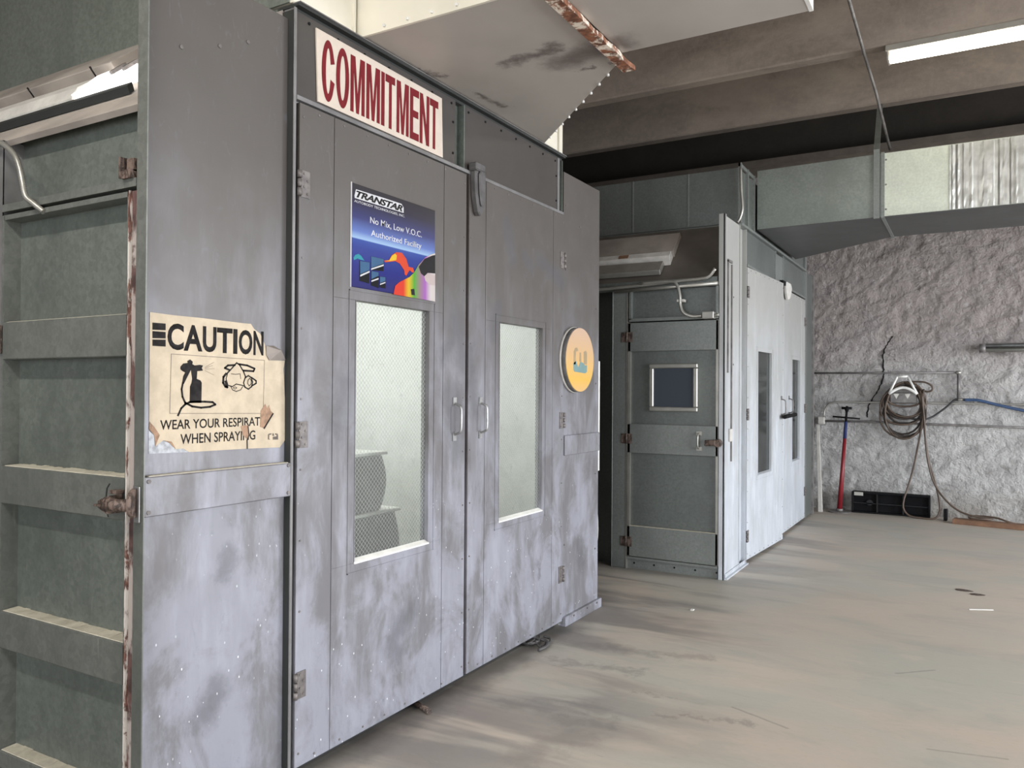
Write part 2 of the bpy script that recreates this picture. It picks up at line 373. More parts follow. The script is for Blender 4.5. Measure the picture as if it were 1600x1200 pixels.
def plain(name, col, rough=0.5, metal=0.0, var=0.12, nscale=6.0, spec=0.5, bump=0.0):
    m, nt, b = newmat(name); g = G(nt)
    c = g.mix(g.ramp(g.noise(nscale, 4, 0.6), 0.3, 0.7), tuple(x * (1 - var) for x in col), tuple(min(1, x * (1 + var)) for x in col))
    g.l(c, b.inputs['Base Color']); b.inputs['Roughness'].default_value = rough; b.inputs['Metallic'].default_value = metal
    b.inputs['Specular IOR Level'].default_value = spec
    if bump: g.l(g.bump(g.noise(nscale * 8, 3), bump, 0.003), b.inputs['Normal'])
    return m

def emis(name, col, strength):
    m, nt, b = newmat(name)
    b.inputs['Base Color'].default_value = (*col, 1); b.inputs['Emission Color'].default_value = (*col, 1); b.inputs['Emission Strength'].default_value = strength
    return m

def booth_paint(name, top, low, z_lo=0.2, z_hi=2.3, rough=0.42, specks=True, smear=0.5, smear_shapes=None):
    """sprayed sheet steel: bare grey paint high up, dusty pale overspray lower down"""
    m, nt, b = newmat(name); g = G(nt)
    z = g.z()[2]
    wob = g.math('MULTIPLY', g.math('SUBTRACT', g.noise(2.2, 4, 0.6), 0.5), 1.5)
    fac = g.ramp(g.math('ADD', z, wob), z_lo, z_hi)
    c = g.mix(fac, low, top)
    blot = g.ramp(g.noise(3.1, 7, 0.66, (1, 1, 0.7), 0.5), 0.42, 0.60)
    blot = g.math('MULTIPLY', blot, g.math('ADD', 0.25, g.math('MULTIPLY', g.math('SUBTRACT', 1.0, g.ramp(z, 1.6, 2.5)), 0.75)))
    c = g.mix(g.math('MULTIPLY', blot, 0.62 if top[0] < .3 else .25), c, tuple(x * 0.95 + 0.012 for x in top))
    streak = g.ramp(g.noise(9, 5, 0.65, (1, 1, 0.22)), 0.42, 0.75)
    lowmask = g.math('SUBTRACT', 1.0, g.ramp(z, 0.9, 2.4))
    c = g.mix(g.math('MULTIPLY', g.math('MULTIPLY', streak, smear), lowmask), c, tuple(min(1, x * 1.35) for x in low))
    if smear_shapes: c = g.mix(g.math('MULTIPLY', smears(g, smear_shapes), 0.55), c, (0.085, 0.085, 0.095))
    scuff = g.ramp(g.noise(26, 5, 0.72, (1, 1, 0.45), 1.2), 0.56, 0.74)
    c = g.mix(g.math('MULTIPLY', scuff, 0.4), c, tuple(x * 0.5 for x in low))
    if specks:
        sp = g.math('LESS_THAN', g.vor(36, stretch=(1, 1, 0.55)), 0.085)
        dens = g.ramp(g.noise(2.7, 2), 0.42, 0.6)
        sp = g.math('MULTIPLY', sp, g.math('MULTIPLY', dens, g.math('SUBTRACT', 1.0, g.ramp(z, 0.35, 1.3))))
        c = g.mix(sp, c, (0.72, 0.73, 0.76))
    g.l(c, b.inputs['Base Color'])
    r = g.n('ShaderNodeMapRange'); g.l(g.noise(7, 4), r.inputs[0]); r.inputs[3].default_value = rough - 0.1; r.inputs[4].default_value = rough + 0.14
    g.l(r.outputs[0], b.inputs['Roughness']); b.inputs['Specular IOR Level'].default_value = 0.45
    b.inputs['Metallic'].default_value = 0.15
    g.l(g.bump(g.noise(1.6, 2), 0.25, 0.03), b.inputs['Normal'])
    return m

def galvanised(name, col, dirt, rough=0.42, metal=0.35, spangle=55, bright=1.25, drips=True, vw=0.25):
    m, nt, b = newmat(name); g = G(nt)
    v = g.n('ShaderNodeTexVoronoi'); g.l(g.P(), v.inputs['Vector']); v.inputs['Scale'].default_value = spangle
    sep = g.n('ShaderNodeSeparateColor'); g.l(v.outputs['Color'], sep.inputs[0])
    fine = g.math('ADD', g.math('MULTIPLY', sep.outputs[0], vw), g.math('MULTIPLY', g.noise(60, 4, 0.7), 1 - vw))
    c = g.mix(g.ramp(fine, 0.25, 0.75), tuple(x * 0.86 for x in col), tuple(min(1, x * (1 + (bright - 1) * .7)) for x in col))
    c = g.mix(g.math('MULTIPLY', g.ramp(g.noise(2.4, 6, 0.65, (1, 1, 0.5)), 0.42, 0.72), 0.7), c, dirt)
    if drips:
        z = g.z()[2]
        st = g.math('MULTIPLY', g.ramp(g.noise(24, 4, 0.7, (1, 1, 0.12)), 0.62, 0.72), g.math('SUBTRACT', 1.0, g.ramp(z, 0.6, 1.5)))
        c = g.mix(g.math('MULTIPLY', st, 0.45), c, tuple(min(1, x * 2.0) for x in col))
    g.l(c, b.inputs['Base Color']); b.inputs['Metallic'].default_value = metal; b.inputs['Roughness'].default_value = rough
    g.l(g.bump(g.noise(2.5, 2), 0.2, 0.02), b.inputs['Normal'])
    return m

def rusty(name, paint, rust, thr=0.5, scale=30, rough=0.65, stretch=(1, 1, 0.5)):
    m, nt, b = newmat(name); g = G(nt)
    f = g.ramp(g.noise(scale, 5, 0.68, stretch, 0.5), thr - 0.05, thr + 0.05)
    rr = g.mix(g.ramp(g.noise(scale * 2.4, 3), 0.35, 0.65), rust, tuple(x * 0.4 for x in rust))
    g.l(g.mix(f, paint, rr), b.inputs['Base Color']); b.inputs['Roughness'].default_value = rough
    return m

def concrete(name, a, c2, stain, scale=1.4, rough=0.8, bump=0.4, stretch=(1, 1, 1), st=0.5, fine=40):
    m, nt, b = newmat(name); g = G(nt)
    c = g.mix(g.ramp(g.noise(scale, 6, 0.62, stretch, 0.3), 0.32, 0.68), a, c2)
    c = g.mix(g.math('MULTIPLY', g.ramp(g.noise(scale * 0.8, 7, 0.68, stretch, 0.9), 0.5, 0.78), st), c, stain)
    c = g.mix(g.math('MULTIPLY', g.ramp(g.noise(fine, 4, 0.7), 0.35, 0.75), 0.25), c, tuple(min(1, x * 1.25) for x in a))
    g.l(c, b.inputs['Base Color']); b.inputs['Roughness'].default_value = rough
    g.l(g.bump(g.noise(fine * 0.7, 5, 0.7), bump, 0.01), b.inputs['Normal'])
    return m

def floor_mat():
    m, nt, b = newmat('worn_shop_floor'); g = G(nt)
    sx = (1.0, 1.5, 1)
    c = g.mix(g.ramp(g.noise(0.8, 5, 0.6, sx, 0.4), 0.3, 0.7), (0.43, 0.415, 0.365), (0.51, 0.435, 0.365))
    c = g.mix(g.math('MULTIPLY', g.ramp(g.noise(1.5, 6, 0.66, (0.7, 2.0, 1), 0.7), 0.47, 0.72), 0.6), c, (0.35, 0.34, 0.31))
    c = g.mix(g.math('MULTIPLY', g.ramp(g.noise(2.6, 7, 0.7, (0.6, 1.8, 1), 1.0), 0.54, 0.75), 0.45), c, (0.57, 0.49, 0.41))
    # dirty patches with their own outline in front of the booth doors
    x, y, z = g.z()[0:3]
    near = g.math('SUBTRACT', 1.0, g.ramp(g.math('ADD', x, g.math('MULTIPLY', g.noise(1.7, 4), 0.8)), -1.6, -0.2))
    wave = g.noise(1.25, 4, 0.6, (0.35, 1.6, 1), 0.6)
    dirt = g.math('MULTIPLY', g.ramp(wave, 0.44, 0.60), near)
    c = g.mix(g.math('MULTIPLY', dirt, 0.68), c, (0.16, 0.15, 0.15))
    edge = g.math('SUBTRACT', 1.0, g.ramp(g.math('ADD', x, g.math('MULTIPLY', g.noise(5, 4), 0.22)), -2.06, -1.86))  # dark fringe along the foot of the near booth
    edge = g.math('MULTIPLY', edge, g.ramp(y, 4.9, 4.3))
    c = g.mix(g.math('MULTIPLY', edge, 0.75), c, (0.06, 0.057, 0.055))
    # scratches
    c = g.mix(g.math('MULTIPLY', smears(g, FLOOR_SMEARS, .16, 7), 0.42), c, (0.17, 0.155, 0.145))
    c = g.mix(g.math('MULTIPLY', smears(g, FLOOR_LINES, .01, 6), 0.5), c, (0.16, 0.145, 0.135))
    fin = g.ramp(g.noise(38, 6, 0.75, (0.6, 1.4, 1)), 0.5, 0.78)
    c = g.mix(g.math('MULTIPLY', fin, 0.22), c, (0.24, 0.22, 0.20))
    scr = g.ramp(g.noise(14, 3, 0.6, (0.25, 3.0, 1), 2.0), 0.70, 0.76)
    c = g.mix(g.math('MULTIPLY', scr, 0.35), c, (0.2, 0.17, 0.15))
    scw = g.ramp(g.noise(17, 3, 0.6, (0.2, 2.6, 1), 2.0), 0.69, 0.78)
    c = g.mix(g.math('MULTIPLY', scw, 0.35), c, (0.66, 0.62, 0.57))
    g.l(c, b.inputs['Base Color'])
    r = g.n('ShaderNodeMapRange'); g.l(g.noise(3, 5), r.inputs[0]); r.inputs[3].default_value = 0.42; r.inputs[4].default_value = 0.72
    g.l(r.outputs[0], b.inputs['Roughness']); b.inputs['Specular IOR Level'].default_value = 0.4
    g.l(g.bump(g.noise(30, 5, 0.7), 0.15, 0.005), b.inputs['Normal'])
    return m

def plaster_mat():
    m, nt, b = newmat('rough_painted_plaster'); g = G(nt)
    z = g.z()[2]
    c = g.mix(g.ramp(g.math('ADD', z, g.noise(1.5, 4)), 1.6, 2.9), (0.55, 0.54, 0.53), (0.34, 0.295, 0.28))  # brighter light on the lower wall put into the plaster colour, darker above
    c = g.mix(g.math('MULTIPLY', g.ramp(g.noise(3.2, 6, 0.65, (1, 1, 1.4), 0.6), 0.42, 0.7), 0.5), c, (0.22, 0.20, 0.195))
    c = g.mix(g.math('MULTIPLY', g.ramp(g.noise(16, 6, 0.7), 0.5, 0.8), 0.5), c, (0.6, 0.59, 0.58))
    sm = g.math('MULTIPLY', g.math('SUBTRACT', 1.0, g.ramp(z, 0.05, 0.45)), g.ramp(g.noise(3, 4), 0.3, 0.6))
    c = g.mix(g.math('MULTIPLY', sm, 0.6), c, (0.22, 0.19, 0.15))
    g.l(c, b.inputs['Base Color']); b.inputs['Roughness'].default_value = 0.6
    h = g.math('ADD', g.math('MULTIPLY', g.noise(6, 10, 0.68, (1, 1, 1.3), 0.0), 1.0), g.math('MULTIPLY', g.math('ABSOLUTE', g.math('SUBTRACT', g.noise(3.2, 7, 0.62, (1.2, 1, 1), 0.1), 0.5)), -1.6))
    g.l(g.bump(h, 1.0, 0.085), b.inputs['Normal'])
    return m

def glass_mat(name, haze, tint, haze_col, rough=0.06, gloss=0.12):
    m, nt, b = newmat(name); g = G(nt)
    nt.nodes.remove(b); out = nt.nodes['Material Output']
    tr = g.n('ShaderNodeBsdfTransparent'); tr.inputs[0].default_value = (*tint, 1)
    df = g.n('ShaderNodeBsdfDiffuse'); df.inputs[0].default_value = (*haze_col, 1)
    tl = g.n('ShaderNodeBsdfTranslucent'); tl.inputs[0].default_value = (*haze_col, 1)
    gl = g.n('ShaderNodeBsdfGlossy'); gl.inputs[0].default_value = (1, 1, 1, 1); gl.inputs[1].default_value = rough
    a = g.n('ShaderNodeMixShader'); a.inputs[0].default_value = 0.5; g.l(df.outputs[0], a.inputs[1]); g.l(tl.outputs[0], a.inputs[2])
    c = g.n('ShaderNodeMixShader'); f = g.ramp(g.noise(4, 5, 0.6), 0.2, 0.8)
    g.l(g.math('ADD', g.math('MULTIPLY', f, haze * 0.4), haze * 0.8), c.inputs[0]); g.l(tr.outputs[0], c.inputs[1]); g.l(a.outputs[0], c.inputs[2])
    lw = g.n('ShaderNodeLayerWeight'); lw.inputs[0].default_value = 0.5; frp = g.math('MULTIPLY', g.math('POWER', lw.outputs['Facing'], 5.0), 0.6)
    d = g.n('ShaderNodeMixShader'); g.l(g.math('ADD', frp, gloss), d.inputs[0]); g.l(c.outputs[0], d.inputs[1]); g.l(gl.outputs[0], d.inputs[2])
    g.l(d.outputs[0], out.inputs[0]); return m

def gradient_mat(name, axis, lo, hi, stops, rough=0.3):
    m, nt, b = newmat(name); g = G(nt)
    v = g.z()[axis]; r = g.n('ShaderNodeMapRange'); g.l(v, r.inputs[0]); r.inputs[1].default_value = lo; r.inputs[2].default_value = hi
    cr = g.n('ShaderNodeValToRGB'); g.l(r.outputs[0], cr.inputs[0]); e = cr.color_ramp.elements
    while len(e) < len(stops): e.new(0.5)
    for k, (p, c) in enumerate(stops): e[k].position = p; e[k].color = (*c, 1)
    g.l(cr.outputs[0], b.inputs['Base Color']); b.inputs['Roughness'].default_value = rough
    return m

M = {}
M['booth'] = booth_paint('booth_grey_paint', (0.088, 0.078, 0.072), (0.275, 0.28, 0.325), 0.15, 2.35, smear_shapes=DOOR_SMEARS)
M['booth_dark'] = booth_paint('booth_dark_paint', (0.052, 0.046, 0.043), (0.07, 0.07, 0.075), specks=False, smear=0.1)
M['booth2'] = booth_paint('booth_pale_paint', (0.34, 0.34, 0.325), (0.50, 0.53, 0.58), 0.1, 2.5)
M['channel'] = plain('dark_steel_channel', (0.022, 0.024, 0.023), 0.6, 0.1)
M['post'] = plain('grey_steel_angle', (0.17, 0.165, 0.165), 0.45, 0.3, 0.2)
M['galv'] = galvanised('galvanised_sheet', (0.145, 0.162, 0.145), (0.075, 0.085, 0.075))
M['galv_rail'] = galvanised('galvanised_rail', (0.155, 0.162, 0.148), (0.09, 0.098, 0.088), spangle=35)
M['galv2'] = galvanised('far_booth_galvanised', (0.135, 0.148, 0.14), (0.10, 0.11, 0.105), spangle=40, drips=False, vw=0.08)
M['galv2_rail'] = galvanised('far_booth_rail_steel', (0.20, 0.215, 0.205), (0.145, 0.157, 0.15), spangle=40, drips=False, vw=0.08)
M['dust'] = plain('settled_pale_dust', (0.42, 0.39, 0.32), 0.9, 0, 0.15, 20)
M['hip'] = plain('dusty_tan_hip_sheet', (0.30, 0.265, 0.235), 0.7, 0.0, 0.2, 3)
M['hip2'] = plain('dark_brown_hip_sheet', (0.11, 0.095, 0.08), 0.7, 0.0, 0.2, 3)
M['duct'] = plain('pale_taupe_duct_paint', (0.40, 0.37, 0.34), 0.42, 0.1, 0.08, 1.5)
m_ = M['duct']; g_ = G(m_.node_tree); b_ = m_.node_tree.nodes['Principled BSDF']; src = b_.inputs['Base Color'].links[0].from_socket
g_.l(g_.mix(g_.math('MULTIPLY', smears(g_, DUCT_SMEARS, .10, 7), .8), src, (0.09, 0.065, 0.06)), b_.inputs['Base Color'])
M['duct_light'] = plain('cream_duct_steel', (0.70, 0.66, 0.56), 0.4, 0.1, 0.08, 2)
M['duct_galv'] = galvanised('duct_galvanised', (0.24, 0.265, 0.245), (0.19, 0.21, 0.19), 0.38, 0.4, 18, drips=False, vw=0.08)
M['duct_bright'] = galvanised('bright_new_duct_steel', (0.60, 0.64, 0.55), (0.50, 0.53, 0.46), 0.35, 0.3, 12, 1.1, drips=False, vw=0.08)
M['galv_top'] = galvanised('upper_galvanised', (0.21, 0.23, 0.20), (0.15, 0.165, 0.145), spangle=70)  # lighter copy of the galvanised sheet, the light on it put into the colour
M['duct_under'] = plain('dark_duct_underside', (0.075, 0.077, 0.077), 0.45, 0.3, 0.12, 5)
M['rust'] = rusty('rusty_white_flange', (0.70, 0.62, 0.52), (0.26, 0.10, 0.05), 0.47, 13, stretch=(1, 1, 1))
M['rust_fine'] = rusty('worn_bright_edge', (0.50, 0.46, 0.42), (0.16, 0.07, 0.05), 0.53, 26, stretch=(1, 1, .35))
M['rust_edge'] = rusty('stained_door_edge', (0.30, 0.26, 0.24), (0.10, 0.05, 0.045), 0.5, 9, stretch=(1, 1, 0.5))
M['rust_brown'] = rusty('old_rusted_iron', (0.135, 0.095, 0.078), (0.055, 0.035, 0.027), 0.5, 50)
M['red_brown'] = plain('red_oxide_door_edge', (0.075, 0.028, 0.022), 0.7)
M['black'] = plain('black_rubber', (0.006, 0.006, 0.007), 0.7, spec=0.15)
M['charcoal'] = plain('dusty_charcoal', (0.07, 0.066, 0.066), 0.6, 0, 0.25, 20)
M['near_black'] = plain('grey_black_plastic', (0.02, 0.02, 0.021), 0.6, spec=.2)
M['steel'] = plain('worn_grey_steel', (0.32, 0.32, 0.32), 0.35, 0.7, 0.2, 30)
M['hinge'] = plain('painted_hinge', (0.15, 0.135, 0.13), 0.5, 0.3, 0.25, 40)
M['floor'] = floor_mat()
M['plaster'] = plaster_mat()
M['ceil'] = concrete('stained_ceiling_concrete', (0.285, 0.235, 0.19), (0.19, 0.155, 0.13), (0.11, 0.085, 0.068), 2.2, stretch=(0.5, 1, 1.3), st=.7, fine=25)
M['sooty'] = concrete('soot_dark_concrete', (0.024, 0.020, 0.017), (0.014, 0.012, 0.010), (0.008, 0.007, 0.006))  # darkness of the unlit roof put into the concrete colour
M['sooty_wall'] = concrete('soot_brown_wall', (0.040, 0.032, 0.025), (0.028, 0.023, 0.018), (0.018, 0.015, 0.012))  # dimness of the upper back wall put into its colour
M['ledge'] = plain('brown_wall_plate', (0.12, 0.098, 0.08), 0.8)
M['room'] = plain('painted_block_wall', (0.42, 0.41, 0.40), 0.85, 0, 0.08, 2)
M['white'] = plain('white_enamel', (0.72, 0.71, 0.68), 0.4)
M['offwhite'] = plain('dirty_white_plastic', (0.50, 0.48, 0.45), 0.6, 0, 0.12, 14)
M['conduit'] = plain('zinc_conduit', (0.36, 0.35, 0.32), 0.35, 0.6)
M['conduit_dark'] = plain('grimy_conduit', (0.17, 0.16, 0.155), 0.5, 0.3, 0.3, 12)
M['lens_glow'] = emis('lamp_end_glow', (1.0, 0.98, 0.95), 1.1)
M['tube_glow'] = emis('fluorescent_glow', (1.0, 0.94, 0.78), 7)
M['fixture'] = plain('dulled_fixture_enamel', (0.36, 0.34, 0.30), 0.5)
M['hose'] = plain('brown_air_hose', (0.085, 0.058, 0.042), 0.5, 0, 0.25, 9)
M['cable'] = plain('black_cable', (0.02, 0.02, 0.022), 0.5)
M['blue'] = plain('blue_air_hose', (0.035, 0.07, 0.15), 0.5)
M['red'] = plain('red_pump_paint', (0.20, 0.014, 0.02), 0.4)
M['timber'] = plain('orange_brown_timber', (0.20, 0.105, 0.06), 0.7, 0, 0.2, 10)
M['inner'] = booth_paint('booth_inside_white', (0.80, 0.81, 0.79), (0.36, 0.38, 0.34), .1, 1.5, specks=False, smear=.1)
M['inner_floor'] = plain('booth_floor_plate', (0.07, 0.075, 0.062), 0.8)
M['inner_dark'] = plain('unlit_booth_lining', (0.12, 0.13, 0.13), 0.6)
M['glass_lit'] = glass_mat('dusty_wired_glass', 0.07, (0.95, 0.97, 0.95), (0.8, 0.82, 0.8), 0.08, 0.03)
M['glass_far'] = glass_mat('grimy_far_glass', 0.22, (0.6, 0.63, 0.62), (0.22, 0.23, 0.23), 0.08, 0.03)
M['wire'] = plain('glass_wire', (0.33, 0.34, 0.33), 0.6, 0.0)
M['cover'] = plain('grey_plastic_tub', (0.085, 0.088, 0.083), 0.45, 0, 0.2, 20)
M['cover_edge'] = plain('pale_tub_rim', (0.66, 0.67, 0.63), 0.4)
M['print_white'] = plain('print_white', (0.5, 0.5, 0.52), 0.4)
M['cream'] = plain('cream_sign_board', (0.50, 0.43, 0.365), 0.7, 0, 0.05, 14)
M['sign_red'] = plain('sign_dark_red', (0.135, 0.010, 0.014), 0.75, 0, 0.1, 20, 0.2)
M['paper'] = plain('aged_ivory_sheet', (0.50, 0.42, 0.315), 0.8, 0, 0.10, 18, 0.2)
M['ink'] = plain('faded_black_ink', (0.02, 0.018, 0.018), 0.8, 0, 0.4, 30, 0.15)
M['ink_pale'] = plain('worn_grey_ink', (0.15, 0.125, 0.11), 0.8, 0, 0.2, 60, 0.2)
M['torn'] = plain('torn_brown_backing', (0.30, 0.185, 0.12), 0.8, 0, 0.25, 60)
M['flap'] = plain('curled_grey_paper', (0.24, 0.21, 0.19), 0.8)
M['silver'] = plain('bare_silver_adhesive', (0.32, 0.33, 0.35), 0.5, 0.1, 0.3, 50)

# ================================================================ setting
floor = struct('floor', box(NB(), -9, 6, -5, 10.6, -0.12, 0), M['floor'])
struct('driveway', box(NB(), -20, 22, -18, 14, -0.2, -0.125), M['room'])
# back wall: really rough plaster, displaced grid
bm = NB(); NX, NZ = 360, 200
xa, xb, za, zb = -4.0, 6.0, 0.0, 4.36
def wall_y(x, z):
    p = Vector(((x + .35 * z) * 2.2, 3.0, (z - .35 * x) * 3.8))
    q = Vector((p.x + 0.9 * noise.noise(p * 1.2), 1.7, p.z + 0.9 * noise.noise(p * 1.4 + Vector((9, 0, 0)))))
    r = 1.0 - abs(noise.noise(q * 1.6)) * 2.2
    r3 = 1.0 - abs(noise.noise(q * 4.3 + Vector((4, 4, 4)))) * 2.2
    h = 0.018 * noise.noise(q * 0.8) + 0.012 * r * r + 0.008 * r3 + 0.010 * noise.noise(q * 3.1 + Vector((2, 0, 5))) + 0.006 * noise.noise(q * 9.0)
    return 10.6 - h
grid = [[bm.verts.new((x := xa + (xb - xa) * i / NX, wall_y(x, zz := za + (zb - za) * j / NZ), zz)) for i in range(NX + 1)] for j in range(NZ + 1)]
for j in range(NZ):
    for i in range(NX):
        f = bm.faces.new((grid[j][i], grid[j][i+1], grid[j+1][i+1], grid[j+1][i])); f.smooth = True
box(bm, -9, 6, 10.64, 10.8, 0, 4.36); box(bm, -9, -4.0, 10.58, 10.64, 0, 4.36)
wall_back = struct('wall_back', bm, M['plaster'])
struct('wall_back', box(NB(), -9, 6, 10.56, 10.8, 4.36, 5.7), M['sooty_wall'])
cr = [(-0.84, 2.14), (-0.869, 2.096), (-0.91, 2.02), (-0.938, 1.959), (-0.952, 1.867), (-0.945, 1.728), (-0.938, 1.635), (-0.979, 1.535), (-1.022, 1.442), (-1.078, 1.348), (-1.106, 1.301), (-1.121, 1.208), (-1.127, 1.13)]
bm = NB(); pts = []
for (a, b), (c, d) in zip(cr, cr[1:]):
    for k in range(4):
        t = k / 4; pts.append((a + (c - a) * t + random.uniform(-.008, .008), b + (d - b) * t))
for k, ((a, b), (c, d)) in enumerate(zip(pts, pts[1:])):
    w = 0.006 + 0.005 * random.random()
    y = min(wall_y(a, b), wall_y(c, d)) - 0.004
    hexa(bm, [(a - w, y, b), (c - w, y, d), (c + w, y, d), (a + w, y, b), (a - w, y + .02, b), (c - w, y + .02, d), (c + w, y + .02, d), (a + w, y + .02, b)])
mesh_obj('crack', bm, M['ink'], wall_back, 'black jagged crack in the plaster')
struct('wall_left', box(NB(), -9.2, -9, -5, 10.8, 0, 5.7), M['room'])
bm = NB()   # right side wall with two open bays
box(bm, 6, 6.2, -5, 0.1, 0, 5.7); box(bm, 6, 6.2, 4.7, 6.5, 0, 5.7); box(bm, 6, 6.2, 9.5, 10.8, 0, 5.7)
box(bm, 6, 6.2, 0.1, 4.7, 3.4, 5.7); box(bm, 6, 6.2, 6.5, 9.5, 3.4, 5.7)
struct('wall_right', bm, M['room'])
bm = NB()
box(bm, -9, -2.5, -5.2, -5, 0, 5.7); box(bm, 2.1, 6.2, -5.2, -5, 0, 5.7); box(bm, -2.5, 2.1, -5.2, -5, 3.4, 5.7)
struct('wall_front', bm, M['room'])
# double-tee concrete roof: slab and ribs; behind the second rib the roof is higher, its unlit darkness put into the colour
ceiling = struct('ceiling', box(NB(), -9, 6, -5.2, 7.78, 4.5, 4.7), M['ceil'])
yy = 7.78
while yy > -5:
    bm = NB()
    hexa(bm, [(-9, yy - .13, 4.0), (6, yy - .13, 4.0), (6, yy, 4.0), (-9, yy, 4.0), (-9, yy - .19, 4.5), (6, yy - .19, 4.5), (6, yy + (.0 if yy > 7.7 else .05), 4.5), (-9, yy + (.0 if yy > 7.7 else .05), 4.5)])
    mesh_obj('ceiling_rib', bm, M['ceil'], ceiling, bevel=.012)
    yy -= 1.285
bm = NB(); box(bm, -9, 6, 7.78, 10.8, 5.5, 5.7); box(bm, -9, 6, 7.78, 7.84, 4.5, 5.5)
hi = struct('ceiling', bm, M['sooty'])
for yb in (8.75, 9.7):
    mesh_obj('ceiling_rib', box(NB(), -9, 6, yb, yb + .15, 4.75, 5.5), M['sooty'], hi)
bm = NB(); box(bm, -9, 6, 10.42, 10.56, 4.37, 4.45); box(bm, -9, 6, 10.50, 10.56, 4.26, 4.37)
struct('trim_1', bm, M['ledge'])

# ================================================================ spray booth pieces
def rivets(pts, axis, r=0.006, h=0.004):
    bm = NB()
    for p in pts:
        p = Vector(p); d = Vector(axis) * h
        cyl(bm, p - d * .3, p + d, r, 6)
    return bm

def hinge_front(bm, x, y, z, side=1, h=0.10):
    """butt hinge seen on the front: barrel and screwed leaf"""
    box(bm, x, x + .004, y + side * .008, y + side * .055, z - h/2, z + h/2)
    for k in range(3):
        a = z - h/2 + k * h/3
        cyl(bm, (x + .006, y, a + .003), (x + .006, y, a + h/3 - .003), .009 if k != 1 else .008, 8)
    for k in range(4):
        yy_ = y + side * (.025 if k % 2 else .042)
        cyl(bm, (x + .003, yy_, z - h/2 + .014 + k * h/4), (x + .007, yy_, z - h/2 + .014 + k * h/4), .005, 6)

def bow_handle(bm, x, y, z, h=0.19, out=0.042, r=0.006):
    box(bm, x, x + .006, y - .014, y + .014, z + h/2 - .03, z + h/2 + .01)
    box(bm, x, x + .006, y - .014, y + .014, z - h/2 - .01, z - h/2 + .03)
    pts = [(x + .004, y, z + h/2 - .02), (x + out * .75, y, z + h/2 - .03), (x + out, y, z + h/4), (x + out, y, z - h/4), (x + out * .75, y, z - h/2 + .03), (x + .004, y, z - h/2 + .02)]
    tube(bm, smooth_path(pts, 5), r, 8)

def wires(y0, y1, z0, z1, x, step, w=0.0009):
    bm = NB(); 
    for sgn in (1, -1):
        a = -(z1 - z0)
        while a < (y1 - y0):
            # line y = y0 + a + t, z = z0 + t (or mirrored)
            t0 = max(0.0, -a); t1 = min(z1 - z0, (y1 - y0) - a)
            if t1 > t0 + .002:
                if sgn > 0: p, q = (y0 + a + t0, z0 + t0), (y0 + a + t1, z0 + t1)
                else: p, q = (y0 + a + t0, z1 - t0), (y0 + a + t1, z1 - t1)
                d = Vector((0, q[0] - p[0], q[1] - p[1])).normalized(); n = Vector((0, -d.z, d.y)) * w
                P0 = Vector((x, *p)); P1 = Vector((x, *q)); e = Vector((w, 0, 0))
                hexa(bm, [P0 - n, P1 - n, P1 + n, P0 + n, P0 - n + e, P1 - n + e, P1 + n + e, P0 + n + e])
            a += step
    return bm

